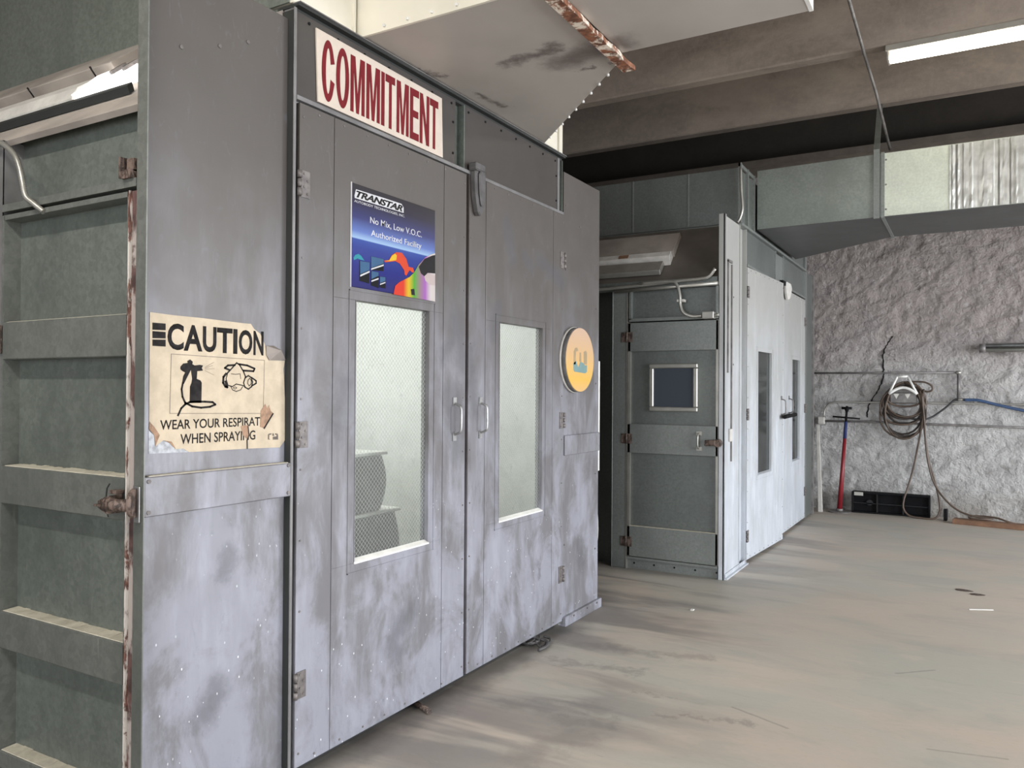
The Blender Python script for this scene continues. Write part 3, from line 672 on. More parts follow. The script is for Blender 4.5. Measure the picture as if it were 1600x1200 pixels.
def booth_door(booth, X, y0, y1, z0, z1, seams, win, mat, glass, hinge_side, handle_y, hinges, wire=True, trim_mat=None, label=None, name='booth_door', edge=None):
    """one leaf of the big booth doors, in the plane x = X (front face)"""
    bm = NB(); sheet_with_hole(bm, X - .045, X - .003, y0, y1, z0, z1, *win)
    leaf = mesh_obj(name, bm, mat, booth, label)
    ys = [y0] + seams + [y1]; g_ = .0022
    for a, b in zip(ys, ys[1:]):
        pm = NB(); a2, b2 = a + g_ * (a != y0), b - g_ * (b != y1)
        if a < win[0] and b > win[1]: sheet_with_hole(pm, X - .003, X, a2, b2, z0, z1, *win)
        else: box(pm, X - .003, X, a2, b2, z0, z1)
        mesh_obj('door_panel', pm, mat, leaf, bevel=.001)
    pane = mesh_obj('window_pane', box(NB(), X - .026, X - .022, win[0] - .0, win[1] + .0, win[2], win[3]), glass, leaf)
    if wire:
        mesh_obj('glass_wires', wires(win[0] + .002, win[1] - .002, win[2] + .002, win[3] - .002, X - .0215, .022, .0006), M['wire'], leaf, 'diamond wire net in the glass', kind='stuff')
    fm = NB(); t = .010
    box(fm, X, X + .003, win[0] - .04, win[0] - .036, win[2] - .04, win[3] + .04)
    box(fm, X, X + .003, win[1] + .036, win[1] + .04, win[2] - .04, win[3] + .04)
    box(fm, X, X + .003, win[0] - .04, win[1] + .04, win[3] + .036, win[3] + .04)
    box(fm, X, X + .003, win[0] - .04, win[1] + .04, win[2] - .04, win[2] - .036)
    box(fm, X - .02, X + .002, win[0], win[0] + .004, win[2], win[3]); box(fm, X - .02, X + .002, win[1] - .004, win[1], win[2], win[3])
    mesh_obj('window_frame', fm, mat, leaf)
    hexb = NB(); hexa(hexb, [(X - .02, win[0], win[2]), (X + .006, win[0], win[2] - .004), (X + .006, win[1], win[2] - .004), (X - .02, win[1], win[2]), (X - .02, win[0], win[2] + .014), (X + .006, win[0], win[2] + .003), (X + .006, win[1], win[2] + .003), (X - .02, win[1], win[2] + .014)])
    mesh_obj('window_sill', hexb, trim_mat or M['offwhite'], leaf, 'pale lower edge of the window')
    for z in hinges:
        hb = NB(); hinge_front(hb, X, y0 - .004 if hinge_side > 0 else y1 + .004, z, hinge_side)
        mesh_obj('hinge', hb, M['hinge'], leaf)
    if handle_y:
        hb = NB(); bow_handle(hb, X, handle_y, 1.31)
        mesh_obj('handle', hb, M['steel'] if wire else M['conduit_dark'], leaf, 'bowed pull handle')
    n = 9; pts = []
    for k in range(n + 1):
        z = z0 + .05 + (z1 - z0 - .1) * k / n
        pts += [(X, y0 + .018, z), (X, y1 - .018, z)]
    k = y0 + .1
    while k < y1 - .05: pts += [(X, k, z0 + .02), (X, k, z1 - .02)]; k += .14
    mesh_obj('screws', rivets(pts, (1, 0, 0), .0045, .0025), M['hinge'], leaf, kind='stuff')
    return leaf

def hipP(Y, s, h): return (Y + .01 + .59 * s - .675 * h, 2.33 + .54 * s + .738 * h)
def hip_prism(bm, Y, prof, x0, x1):
    return poly(bm, [(x0, *hipP(Y, s, h)) for s, h in prof], (x1 - x0, 0, 0))

# ================================================================ near booth
X1, Y1 = -2.175, 1.519
nb = root('spray_booth', 'near grey steel spray booth with two lit wired-glass doors carrying the signs', 'spray booth', (-4.4, 3.2, 0))
DN = 0.06
# --- front: corner post, recessed corner panel, band
bm = NB(); box(bm, X1 - .048, X1, Y1, Y1 + .004, .0, 2.835)
mesh_obj('corner_post', bm, M['galv_rail'], nb, 'grey angle iron at the booth corner')
corner_panel = mesh_obj('corner_panel', box(NB(), X1 - .047, X1 - .033, Y1 + .0045, 2.118, .02, 2.83), M['booth'], nb)
mesh_obj('panel_band', box(NB(), X1 - .033, X1 + .002, Y1 + .004, 2.119, 1.056, 1.178), M['booth'], corner_panel, bevel=.003)
bm = NB(); box(bm, X1 - .032, X1 - .004, Y1 + .02, 2.11, 1.1782, 1.181); mesh_obj('dust', bm, M['dust'], corner_panel, 'line of pale dust on the band', kind='stuff')
mesh_obj('screws', rivets([(X1 - .033, 1.66, 2.55), (X1 - .033, 1.81, 2.61), (X1 - .033, 1.93, 2.67), (X1 + .002, 2.105, 1.17), (X1 + .002, 2.105, 1.07), (X1 + .002, 1.535, 1.165), (X1 + .002, 1.535, 1.07)], (1, 0, 0), .007), M['hinge'], corner_panel, kind='stuff')
bm = NB(); box(bm, X1 - .10, X1 - .006, 2.1185, 2.124, 0, 2.86)
mesh_obj('post_channel', bm, M['channel'], nb, 'dark recessed steel channel')  # shade of the recess put into the near-black channel colour
bm = NB(); box(bm, X1 - .006, X1, 2.119, 2.132, 0, 2.87); box(bm, X1 - .06, X1 - .006, 2.124, 2.130, 0, 2.87); box(bm, X1 - .05, X1 - .02, 2.126, 2.142, 0, 2.54)
mesh_obj('door_post', bm, M['post'], nb, bevel=.0015)
# --- header, transom
bm = NB(); box(bm, X1 - .06, X1 + .003, 2.132, 4.35, 2.529, 2.545); box(bm, X1 - .06, X1 - .02, 2.132, 4.35, 2.515, 2.529)
mesh_obj('door_header', bm, M['post'], nb)
tr1 = mesh_obj('transom_panel', box(NB(), X1 - .03, X1 - .008, 2.132, 3.185, 2.545, 2.862), M['booth_dark'], nb)
tr2 = mesh_obj('transom_panel', box(NB(), X1 - .03, X1 - .008, 3.262, 4.275, 2.545, 2.862), M['booth_dark'], nb)
for t_, a, b in ((tr1, 2.2, 3.15), (tr2, 3.3, 4.25)):
    mesh_obj('screws', rivets([(X1 - .008, a + (b - a) * k / 6, 2.838) for k in range(7)] + [(X1 - .008, b + .015, 2.6), (X1 - .008, b + .015, 2.75)], (1, 0, 0), .006), M['black'], t_, kind='stuff')
for a, b in ((3.185, 3.262), (4.30, 4.345)):
    bm = NB(); box(bm, X1 - .06, X1 - .045, a, b, 2.545, 2.862); box(bm, X1 - .05, X1 - .004, b - .006, b, 2.545, 2.862)
    for k in range(3): cyl(bm, (X1 - .046, a + .02, 2.6 + k * .1), (X1 - .038, a + .02, 2.6 + k * .1), .007, 6)
    mesh_obj('transom_post', bm, M['galv'], nb)
mesh_obj('transom_post', box(NB(), X1 - .03, X1 - .002, 4.275, 4.30, 2.545, 2.862), M['post'], nb)
bm = NB(); box(bm, X1 - .09, X1 + .012, 2.128, 4.352, 2.876, 2.886); box(bm, X1 - .03, X1 - .015, 2.128, 4.352, 2.862, 2.876)
mesh_obj('roof_trim', bm, M['channel'], nb)
bm = NB(); box(bm, X1 - .02, X1 + .02, 2.128, 4.352, 2.886, 2.890); mesh_obj('roof_flashing', bm, M['post'], nb)
# --- doors
HZ = (0.345, 1.28, 2.22)
booth_door(nb, X1, 2.150, 3.277, .04, 2.522, [2.335, 3.085], (2.466, 2.975, .745, 1.815), M['booth'], M['glass_lit'], 1, 3.18, HZ, label='wide left door of the near booth', trim_mat=M['white'])
dr = booth_door(nb, X1, 3.304, 4.362, .04, 2.531, [3.46, 4.22], (3.60, 4.09, .753, 1.814), M['booth'], M['glass_lit'], -1, 3.415, (0.33, 1.27, 2.25), label='narrower right door of the near booth', trim_mat=M['white'])
mesh_obj('door_edge', box(NB(), X1 - .040, X1 - .022, 3.279, 3.302, .04, 2.515), M['red_brown'], nb, 'red-brown edge between the doors')
mesh_obj('door_edge', box(NB(), X1 - .10, X1 - .06, 3.26, 3.33, .04, 2.52), M['black'], nb, 'black seal behind the door gap')
mesh_obj('sill', box(NB(), X1 - .10, X1 - .055, 2.13, 4.36, 0, .04), M['channel'], nb)
# cover over the door bracket
bm = NB(); prof = [(.0, .0), (.0, .05), (.02, .075), (.075, .075), (.095, .05), (.10, .0), (.095, -.09), (.075, -.15), (.05, -.175), (.03, -.155), (.008, -.08)]
poly(bm, [(X1, 3.305 + a, 2.50 + b) for a, b in prof], (.035, 0, 0)); 
poly(bm, [(X1 + .035, 3.305 + .05 + (a - .05) * .6, 2.50 - .02 + (b + .02) * .72) for a, b in prof], (.012, 0, 0))
box(bm, X1, X1 + .05, 3.29, 3.375, 2.545, 2.585)
mesh_obj('bracket_cover', bm, M['charcoal'], nb, 'dusty grey cover above the door gap', bevel=.006)
# --- right end panel
ep = mesh_obj('end_panel', box(NB(), X1 - .045, X1 - .006, 4.366, 4.905, .05, 2.80), M['booth'], nb)
mesh_obj('panel_band', box(NB(), X1 - .006, X1 + .006, 4.385, 4.9, 1.051, 1.175), M['booth'], ep, bevel=.003)
mesh_obj('screws', rivets([(X1 - .006, 4.40 + .0, z) for z in (.5, 2.2, 2.6)] + [(X1 - .006, 4.86, z) for z in (.4, .9, 1.5, 2.0, 2.45)] + [(X1 - .006, 4.6, 2.5), (X1 + .016, 4.5, .045), (X1 + .016, 4.7, .045), (X1 + .016, 4.85, .045)], (1, 0, 0), .006), M['hinge'], ep, kind='stuff')
bm = NB(); box(bm, X1 - .04, X1 + .014, 4.386, 4.93, .0, .012); box(bm, X1 - .01, X1 + .014, 4.386, 4.93, .012, .06)
mesh_obj('base_angle', bm, M['booth'], nb, bevel=.002)
bm = NB(); box(bm, X1 - .07, X1 - .02, 4.905, 4.925, .0, 2.80); mesh_obj('panel_return', bm, M['channel'], nb)
bm = NB(); box(bm, X1 - .09, X1 - .045, 4.968, 4.974, .0, 2.78); mesh_obj('end_angle', bm, M['post'], nb)
bm = NB(); box(bm, X1 - .085, X1 - .045, 4.976, 5.015, .905, 1.655); mesh_obj('end_strip', bm, M['white'], nb, 'short white strip at the rear edge')  # bright light through the gap drawn as a white strip
tubep = [(X1 - .05, 4.985, .9), (X1 - .052, 4.985, .7), (X1 - .045, 4.992, .5), (X1 - .055, 4.982, .3), (X1 - .048, 4.986, .05)]
mesh_obj('end_cable', tube(NB(), smooth_path(tubep, 5), .005, 6), M['offwhite'], nb)
# --- side facing the camera: galvanised sheets between rails
XL = -6.6
bm = NB(); box(bm, -3.02, X1 - .06, Y1 + .07, Y1 + .08, .0, 2.366); box(bm, XL, -3.02, Y1 + .07, Y1 + .08, .0, 2.366)
side = mesh_obj('side_sheet', bm, M['galv'], nb)
for z0, z1 in ((.0, .10),):
    mesh_obj('side_rail', box(NB(), XL, X1 - .05, Y1, Y1 + .07, z0, z1), M['galv_rail'], nb)
bm = NB(); box(bm, -2.985, X1 - .05, Y1 - .002, Y1 + .07, 2.072, 2.098); mesh_obj('side_rail', bm, M['galv_rail'], nb)
bm = NB(); box(bm, -3.10, -2.985, Y1 - .002, Y1 + .004, 0, 2.33); box(bm, -3.0, -2.985, Y1, Y1 + .07, 0, 2.33)
mesh_obj('side_post', bm, M['post'], nb)
for z0, z1 in ((.08, .17), (.53, .66), (1.04, 1.172), (1.548, 1.68)):
    mesh_obj('side_rail', box(NB(), XL, -3.10, Y1, Y1 + .07, z0, z1), M['galv_rail'], nb)
# the narrow personnel door in the side
sd = mesh_obj('side_door', box(NB(), -2.975, -2.256, Y1 + .058, Y1 + .068, .11, 2.06), M['galv'], nb, 'galvanised side door with three rails')
for z0, z1 in ((.11, .17), (.53, .66), (1.04, 1.172), (1.548, 1.68)):
    r = mesh_obj('door_rail', box(NB(), -2.975, -2.262, Y1, Y1 + .058, z0, z1), M['galv_rail'], sd, bevel=.003)
    db = NB(); n = 26
    for k in range(n):
        a = -2.965 + (.69) * k / n; b = -2.965 + .69 * (k + 1) / n
        d = .003 + .004 * random.random()
        hexa(db, [(a, Y1 + .006, z1), (b, Y1 + .006, z1), (b, Y1 + .058, z1), (a, Y1 + .058, z1), (a, Y1 + .008, z1 + .002), (b, Y1 + .008, z1 + .002), (b, Y1 + .058, z1 + d), (a, Y1 + .058, z1 + d)])
    mesh_obj('dust', db, M['dust'], sd, 'pale dust lying on a rail', kind='stuff')
bm = NB(); box(bm, -2.975, -2.256, Y1, Y1 + .058, 2.043, 2.060); mesh_obj('door_rail', bm, M['galv_rail'], sd)
bm = NB(); box(bm, -2.985, -2.972, Y1, Y1 + .058, .11, 2.06); mesh_obj('door_stile', bm, M['galv_rail'], sd)
bm = NB(); box(bm, -2.268, -2.256, Y1, Y1 + .058, .11, 2.06); mesh_obj('door_stile', bm, M['galv_rail'], sd)
bm = NB(); box(bm, -2.256, -2.249, Y1 - .006, Y1 + .03, .11, 2.06); mesh_obj('door_edge', bm, M['rust_fine'], sd, 'worn bright and rusty edge')
bm = NB(); box(bm, -2.249, -2.226, Y1 + .004, Y1 + .05, .11, 2.06); mesh_obj('door_edge', bm, M['rust_edge'], sd, 'stained brown door edge')
bm = NB(); box(bm, -3.03, -2.975, Y1 - .010, Y1 - .003, 1.57, 1.67)
cyl(bm, (-2.99, Y1 - .012, 1.57), (-2.99, Y1 - .012, 1.67), .009, 8)
mesh_obj('hinge', bm, M['rust_brown'], sd)
# rusty cam latch
bm = NB()
hexa(bm, [(-2.335, Y1 - .045, 1.080), (-2.262, Y1 - .062, 1.068), (-2.262, Y1 - .012, 1.068), (-2.335, Y1 - .02, 1.080), (-2.335, Y1 - .045, 1.102), (-2.262, Y1 - .062, 1.124), (-2.262, Y1 - .012, 1.124), (-2.335, Y1 - .02, 1.104)])
box(bm, -2.325, -2.268, Y1 - .066, Y1 - .05, 1.089, 1.095)
tube(bm, smooth_path([(-2.265, Y1 - .05, 1.096), (-2.245, Y1 - .058, 1.098), (-2.215, Y1 - .048, 1.097), (-2.196, Y1 - .02, 1.096)], 5), [.026, .025, .023, .021, .020, .019, .019, .019, .019, .019, .019, .019, .019, .019, .02, .02], 12)
box(bm, -2.30, -2.268, Y1 - .03, Y1, 1.124, 1.136)
cyl(bm, (-2.212, Y1 - .014, 1.10), (-2.200, Y1 - .006, 1.10), .044, 20)
mesh_obj('cam_latch', bm, M['rust_brown'], sd, 'rusty brown cam latch handle', bevel=.003)
bm = NB()
arc_ = [(-2.345, 1.150), (-2.358, 1.135), (-2.364, 1.10), (-2.362, 1.065), (-2.35, 1.045)]
for (a, b), (c, d) in zip(arc_, arc_[1:]): hexa(bm, [(a, Y1 - .002, b), (c, Y1 - .002, d), (c + .005, Y1 - .002, d), (a + .005, Y1 - .002, b), (a, Y1 + .002, b), (c, Y1 + .002, d), (c + .005, Y1 + .002, d), (a + .005, Y1 + .002, b)])
mesh_obj('latch_scar', bm, M['channel'], sd, 'dark curved scrape beside the latch')
mesh_obj('latch_plate', box(NB(), -2.214, -2.186, Y1 - .006, Y1 - .001, 1.04, 1.15), M['steel'], nb, bevel=.004)
bm = NB(); box(bm, -2.285, -2.235, Y1 - .012, Y1 + .02, 2.098, 2.125); box(bm, -2.285, -2.278, Y1 - .02, Y1 + .02, 2.098, 2.165); box(bm, -2.268, -2.235, Y1 - .004, Y1 + .02, 2.12, 2.16)
mesh_obj('door_closer_bracket', bm, M['rust_brown'], nb, 'small rusty bracket above the side door')
# --- shell: roof, hips, inner lining
bm = NB(); hip_prism(bm, Y1, [(0, 0), (1, 0), (1, -.02), (0, -.02)], XL, X1 - .062)
nhip = mesh_obj('hip_panel', bm, M['hip'], nb, 'dusty tan sloping panel below the roof')
Yf = 4.93
bm = NB(); poly(bm, [(XL, Yf - .01, 2.33), (XL, Yf - .59, 2.87), (XL, Yf - .60, 2.855), (XL, Yf - .03, 2.33)], (XL * -1 + X1 - .062, 0, 0)); mesh_obj('hip_panel', bm, M['hip'], nb)
mesh_obj('roof_panel', box(NB(), XL, X1 - .09, 2.12, 4.34, 2.862, 2.88), M['galv'], nb)
bm = NB(); box(bm, XL, X1 - .07, Yf - .03, Yf, 0, 2.33); mesh_obj('far_side_sheet', bm, M['galv'], nb)
mesh_obj('floor_plate', box(NB(), XL, X1 - .12, Y1 + .12, Yf - .07, 0.002, .008), M['inner_floor'], nb)
mesh_obj('rear_sheet', box(NB(), XL - .03, XL, Y1 + .05, Yf, 0, 2.87), M['galv'], nb)
bm = NB(); box(bm, XL + .01, XL + .02, 1.64, 4.86, .0, 2.80); mesh_obj('lining', bm, M['inner'], nb, 'white inside wall')
bm = NB(); box(bm, XL + .02, X1 - .12, Yf - .06, Yf - .04, .0, 2.30); mesh_obj('lining', bm, M['inner'], nb, 'white inside wall')
bm = NB(); box(bm, XL + .02, X1 - .12, Y1 + .10, Y1 + .11, .0, 2.30); mesh_obj('lining', bm, M['inner'], nb, 'white inside wall')
# hip lamp housing
lamp = root('strip_light_housing', 'long dusty tan and white light housing on the near booth slope, its right end glowing', 'light', (-3.7, *hipP(Y1, .5, 0)))
bm = NB(); hip_prism(bm, Y1, [(.48, .003), (.88, .003), (.88, .06), (.48, .078)], -4.6, -2.74); mesh_obj('housing', bm, M['hip'], lamp, bevel=.003)
for a in (-3.28, -2.86):
    bm = NB(); hip_prism(bm, Y1, [(.476, .02), (.482, .02), (.482, .085), (.476, .085)], a, a + .006); mesh_obj('housing_joint', bm, M['ink'], lamp)
bm = NB(); hip_prism(bm, Y1, [(.475, .003), (.475, .022), (.42, .05), (.30, .055), (.24, .035), (.225, .003)], -4.6, -2.79); mesh_obj('reflector', bm, M['offwhite'], lamp, 'dirty white metal reflector')
bm = NB(); hip_prism(bm, Y1, [(.218, .003), (.232, .03), (.20, .028), (.19, .003)], -4.6, -2.44); mesh_obj('reflector_rim', bm, M['channel'], lamp)
bm = NB(); poly(bm, [(-2.785, *hipP(Y1, .245, .045)), (-2.785, *hipP(Y1, .42, .055)), (-2.74, *hipP(Y1, .50, .05)), (-2.68, *hipP(Y1, .46, .05)), (-2.66, *hipP(Y1, .36, .05)), (-2.645, *hipP(Y1, .46, .05)), (-2.59, *hipP(Y1, .50, .05)), (-2.575, *hipP(Y1, .38, .05)), (-2.56, *hipP(Y1, .50, .05)), (-2.50, *hipP(Y1, .56, .05)), (-2.45, *hipP(Y1, .42, .045)), (-2.45, *hipP(Y1, .30, .045))], Vector((0, .675, -.738)) * .03)
mesh_obj('glowing_lens', bm, M['lens_glow'], lamp, 'lit white open end of the lamp')
for a in (-2.672, -2.602):
    bm = NB(); hip_prism(bm, Y1, [(.38, .04), (.47, .04), (.47, .062), (.38, .062)], a, a + .018); mesh_obj('lamp_clip', bm, M['hinge'], lamp)
# stacked tubs inside
def tub(name, z0, z1, ya, yb, lab, dx=0.0):
    r_ = root(name, lab, 'bin', (-2.75 + dx, (ya + yb) / 2, z0), 'dark bins stacked inside the near booth')
    bm = NB(); n = 10; rings = []
    for k in range(n + 1):
        t = k / n; w = .0 + .03 * math.sin(t * PI) ; 
        y0_, y1_ = ya - w, yb + w * 1.6; x0_, x1_ = -3.15 + dx, -2.58 + dx
        rr = .045; ring = []
        for cx, cy_, a0 in ((x1_ - rr, y1_ - rr, 0), (x0_ + rr, y1_ - rr, 90), (x0_ + rr, y0_ + rr, 180), (x1_ - rr, y0_ + rr, 270)):
            for q in range(5):
                a = math.radians(a0 + q * 22.5); ring.append(bm.verts.new((cx + rr * math.cos(a), cy_ + rr * math.sin(a), z0 + (z1 - z0) * t)))
        rings.append(ring)
    for a, b in zip(rings, rings[1:]):
        for i in range(len(a)): bm.faces.new((a[i], a[(i+1) % len(a)], b[(i+1) % len(a)], b[i]))
    bm.faces.new(rings[0][::-1]); bm.faces.new(rings[-1])
    mesh_obj('body', bm, M['cover'], r_, bevel=.008)
    bm = NB(); box(bm, -3.17 + dx, -2.565 + dx, ya - .01, yb + .012, z1 - .012, z1 + .004); mesh_obj('rim', bm, M['cover_edge'], r_, bevel=.004)
tub('storage_bin', 0.01, 0.42, 2.62, 3.24, 'dark grey bin at the bottom of the stack behind the left door glass', .0)
tub('storage_bin', 0.425, 0.838, 2.62, 3.26, 'middle dark grey bin of the stack behind the left door glass', .0)
tub('storage_bin', 0.843, 1.135, 2.60, 3.15, 'topmost dark grey bin of the stack behind the left door glass', .0)

# ================================================================ duct work
def screws_line(p, q, n, axis, r=.006, h=.008):
    p, q = Vector(p), Vector(q)
    return rivets([p.lerp(q, (k + .5) / n) for k in range(n)], axis, r, h)
du = root('exhaust_duct', 'large pale taupe sheet-metal duct rising from the near booth roof overhead', 'duct', (-1.9, 3.2, 2.89))
bm = NB(); box(bm, XL, X1 - .018, 2.125, 4.345, 2.892, 3.42); mesh_obj('plenum', bm, M['duct_light'], du)
mesh_obj('plenum_side', box(NB(), XL, X1 - .03, 2.118, 2.125, 2.892, 3.42), M['galv_top'], du, 'galvanised side sheet')
bm = NB(); box(bm, X1 - .018, X1 - .006, 2.45, 2.462, 2.892, 3.42); mesh_obj('plenum_seam', bm, M['duct_light'], du)
mesh_obj('plenum_seam', box(NB(), X1 - .018, X1 - .006, 4.30, 4.345, 2.892, 3.42), M['duct_light'], du)
bm = NB(); hexa(bm, [(X1 - .017, 2.488, 2.895), (-1.335, 2.488, 2.895), (-1.335, 3.215, 2.895), (X1 - .017, 4.105, 2.895), (X1 - .017, 2.488, 3.42), (-1.335, 2.488, 3.42), (-1.335, 3.215, 3.42), (X1 - .017, 4.105, 3.42)])
mesh_obj('transition', bm, M['duct'], du)
bm = NB(); box(bm, X1 - .015, -1.335, 2.476, 2.488, 2.892, 3.42); mesh_obj('front_sheet', bm, M['duct_light'], du, 'cream front sheet')
bm = NB(); box(bm, -1.30, -.54, 2.49, 3.15, 2.897, 3.42); mesh_obj('straight_section', bm, M['duct'], du)
bm = NB(); box(bm, -.54, -.525, 2.488, 3.153, 2.895, 3.42); mesh_obj('end_flange', bm, M['white'], du, 'white end flange')
bm = NB(); pts = []
for k in range(15):
    y = 2.46 + k * .0595; pts.append((y, random.uniform(-.006, .006)))
for (a, da), (b, db_) in zip(pts, pts[1:]):
    hexa(bm, [(-1.352 + .0, a, 2.872), (-1.352, b, 2.872), (-1.30 + db_, b, 2.872), (-1.30 + da, a, 2.872), (-1.345, a, 2.894), (-1.345, b, 2.894), (-1.302 + db_, b, 2.894), (-1.302 + da, a, 2.894)])
mesh_obj('joint_flange', bm, M['rust'], du, 'white joint flange rusting through')
mesh_obj('screws', screws_line((-2.1, 2.474, 2.91), (-1.4, 2.474, 2.91), 6, (0, -1, 0)), M['white'], du, kind='stuff')
mesh_obj('screws', screws_line((-2.12, 4.03, 2.894), (-1.40, 3.285, 2.894), 9, (0, 0, -1)), M['white'], du, kind='stuff')

# ================================================================ far booth
X2, Y2 = -1.655, 6.10
fb = root('spray_booth', 'far pale spray booth by the back wall with a small-windowed side door', 'spray booth', (-4, 7.8, 0))
bm = NB(); box(bm, X2 - .05, X2, Y2, Y2 + .014, .0, 2.83); box(bm, X2 - .014, X2, Y2, Y2 + .035, 0, 2.83)
mesh_obj('corner_post', bm, M['booth2'], fb, bevel=.002)
cp = mesh_obj('corner_panel', box(NB(), X2 - .03, X2 - .008, Y2 + .014, 6.555, .02, 2.82), M['booth2'], fb)
bm = NB(); box(bm, X2 - .008, X2 + .004, 6.19, 6.205, 1.6, 2.48); box(bm, X2 - .008, X2 + .004, 6.30, 6.312, .9, 2.46); box(bm, X2 - .008, X2 + .004, 6.19, 6.312, 2.47, 2.49)
mesh_obj('latch_bar', bm, M['conduit_dark'], cp)
bm = NB(); box(bm, X2 - .008, X2 + .012, 6.24, 6.30, 1.06, 1.16); mesh_obj('latch_catch', bm, M['offwhite'], cp, bevel=.004)
mesh_obj('screws', rivets([(X2 - .008, 6.33 + .05 * (k % 2), 1.4 + .27 * k) for k in range(5)], (1, 0, 0), .008), M['hinge'], cp, kind='stuff')
bm = NB(); box(bm, X2 - .05, X2 - .035, 6.555, 6.79, 0, 2.83); box(bm, X2 - .04, X2 + .0, 6.555, 6.562, 0, 2.83); box(bm, X2 - .04, X2, 6.762, 6.772, 0, 2.83)
for k in range(12): cyl(bm, (X2 - .036, 6.66, .15 + k * .23), (X2 - .028, 6.66, .15 + k * .23), .011, 6)
mesh_obj('door_post', bm, M['booth2'], fb)
bm = NB(); box(bm, X2 - .02, X2 + .02, Y2 + .02, 6.79, 0, .012); box(bm, X2 - .005, X2 + .0, Y2 + .02, 6.79, .012, .04); mesh_obj('base_angle', bm, M['booth2'], fb)
bm = NB(); box(bm, X2 - .05, X2 + .004, 6.79, 9.5, 2.515, 2.535); mesh_obj('door_header', bm, M['galv2_rail'], fb)
mesh_obj('transom_panel', box(NB(), X2 - .03, X2 - .012, 6.80, 7.90, 2.535, 2.82), M['galv2'], fb)
mesh_obj('transom_panel', box(NB(), X2 - .03, X2 - .012, 8.28, 9.40, 2.535, 2.82), M['galv2'], fb)
for a, b in ((7.90, 7.93), (8.25, 8.28), (9.40, 9.44)):
    mesh_obj('transom_post', box(NB(), X2 - .04, X2 - .0, a, b, 2.535, 2.82), M['galv2_rail'], fb)
mesh_obj('transom_panel', box(NB(), X2 - .03, X2 - .006, 7.93, 8.25, 2.535, 2.80), M['galv2_rail'], fb)
bm = NB(); box(bm, X2 - .09, X2 + .015, 6.56, 9.46, 2.822, 2.842); mesh_obj('roof_trim', bm, M['galv2_rail'], fb)
# doors: the left leaf stands slightly open
fd = booth_door(fb, X2, 6.80, 7.97, .03, 2.51, [7.02, 7.75], (7.12, 7.56, .72, 1.81), M['booth2'], M['glass_far'], 1, 7.90, (.228, 1.26, 2.30), wire=False, trim_mat=M['booth2'], label='left door of the far booth, slightly ajar')
# swing the leaf about its hinge line
def swing(leaf, hx, hy, ang):
    L = Matrix.Translation((hx, hy, 0)) @ Matrix.Rotation(ang, 4, 'Z') @ Matrix.Translation((-hx, -hy, 0))
    pw = WORLD_LOC[leaf.parent.name]
    mw = L @ Matrix.Translation(WORLD_LOC[leaf.name])
    leaf.matrix_basis = Matrix.Translation(-pw) @ mw
swing(fd, X2, 6.79, -math.radians(3.0))
booth_door(fb, X2, 8.02, 9.47, .03, 2.50, [8.3, 9.25], (8.74, 9.15, .715, 1.80), M['booth2'], M['glass_far'], -1, 8.56, (.33, 1.27, 2.25), wire=False, trim_mat=M['booth2'], label='right door of the far booth')
bm = NB(); tube(bm, [(X2 + .10, 7.84, 1.215), (X2 + .055, 8.62, 1.22)], .02, 8)
mesh_obj('locking_bar', bm, M['black'], fb, 'black bar through both pulls')
bm = NB(); prof = [(0, .06), (.17, .06), (.20, .02), (.18, -.05), (.12, -.10), (.06, -.115), (.03, -.08), (.0, -.02)]
poly(bm, [(X2 + .01, 8.24 + a * 1.3, 2.50 + b) for a, b in prof], (.03, 0, 0)); mesh_obj('bracket_cover', bm, M['offwhite'], fb, 'torn white cover above the door gap', bevel=.006)
bm = NB(); box(bm, X2 + .0, X2 + .03, 8.10, 8.24, 2.52, 2.56); mesh_obj('bracket', bm, M['black'], fb)
bm = NB(); box(bm, X2 - .04, X2 - .004, 9.50, 9.99, .02, 2.83); mesh_obj('end_panel', bm, M['galv2'], fb)
bm = NB(); box(bm, X2 - .04, X2 + .012, 9.93, 10.0, .0, 2.84); mesh_obj('end_angle', bm, M['conduit_dark'], fb)
bm = NB(); box(bm, X2 - .03, X2 + .0, 9.47, 9.56, .02, 3.0); mesh_obj('end_post', bm, M['galv2_rail'], fb)
# side wall facing the camera
bm = NB(); box(bm, -6, -2.583, Y2 + .15, Y2 + .17, 0, 2.34); mesh_obj('side_sheet', bm, M['galv2'], fb)
bm = NB(); box(bm, -2.583, -2.462, Y2, Y2 + .05, 0, 2.28); box(bm, -2.590, -2.583, Y2, Y2 + .15, 0, 2.28); mesh_obj('side_post', bm, M['galv2_rail'], fb, bevel=.003)
bm = NB(); box(bm, -2.462, -2.457, Y2 - .004, Y2 + .05, 0, 2.28); mesh_obj('side_post', bm, M['conduit'], fb)
bm = NB(); box(bm, -2.457, X2 - .05, Y2 + .04, Y2 + .05, 2.035, 2.275); tp = mesh_obj('side_transom', bm, M['galv2'], fb)
bm = NB(); box(bm, -2.44, -2.425, Y2, Y2 + .04, 2.035, 2.275); box(bm, -2.44, -1.70, Y2, Y2 + .04, 2.020, 2.045); box(bm, -1.725, -1.70, Y2, Y2 + .04, 2.035, 2.275); mesh_obj('transom_frame', bm, M['galv2_rail'], tp)
bm = NB(); box(bm, -1.697, X2 - .05, Y2 - .0, Y2 + .05, 0, 2.28); mesh_obj('side_post', bm, M['galv2_rail'], fb, bevel=.002)
bm = NB(); box(bm, -2.46, -1.697, Y2 + .0, Y2 + .05, .082, .10); box(bm, -2.46, -1.697, Y2 + .035, Y2 + .05, 0, .082)
ts = mesh_obj('threshold', bm, M['galv2_rail'], fb)
mesh_obj('screws', rivets([(-2.40 + .17 * k, Y2 + .035, .045) for k in range(5)], (0, -1, 0), .008), M['black'], ts, kind='stuff')
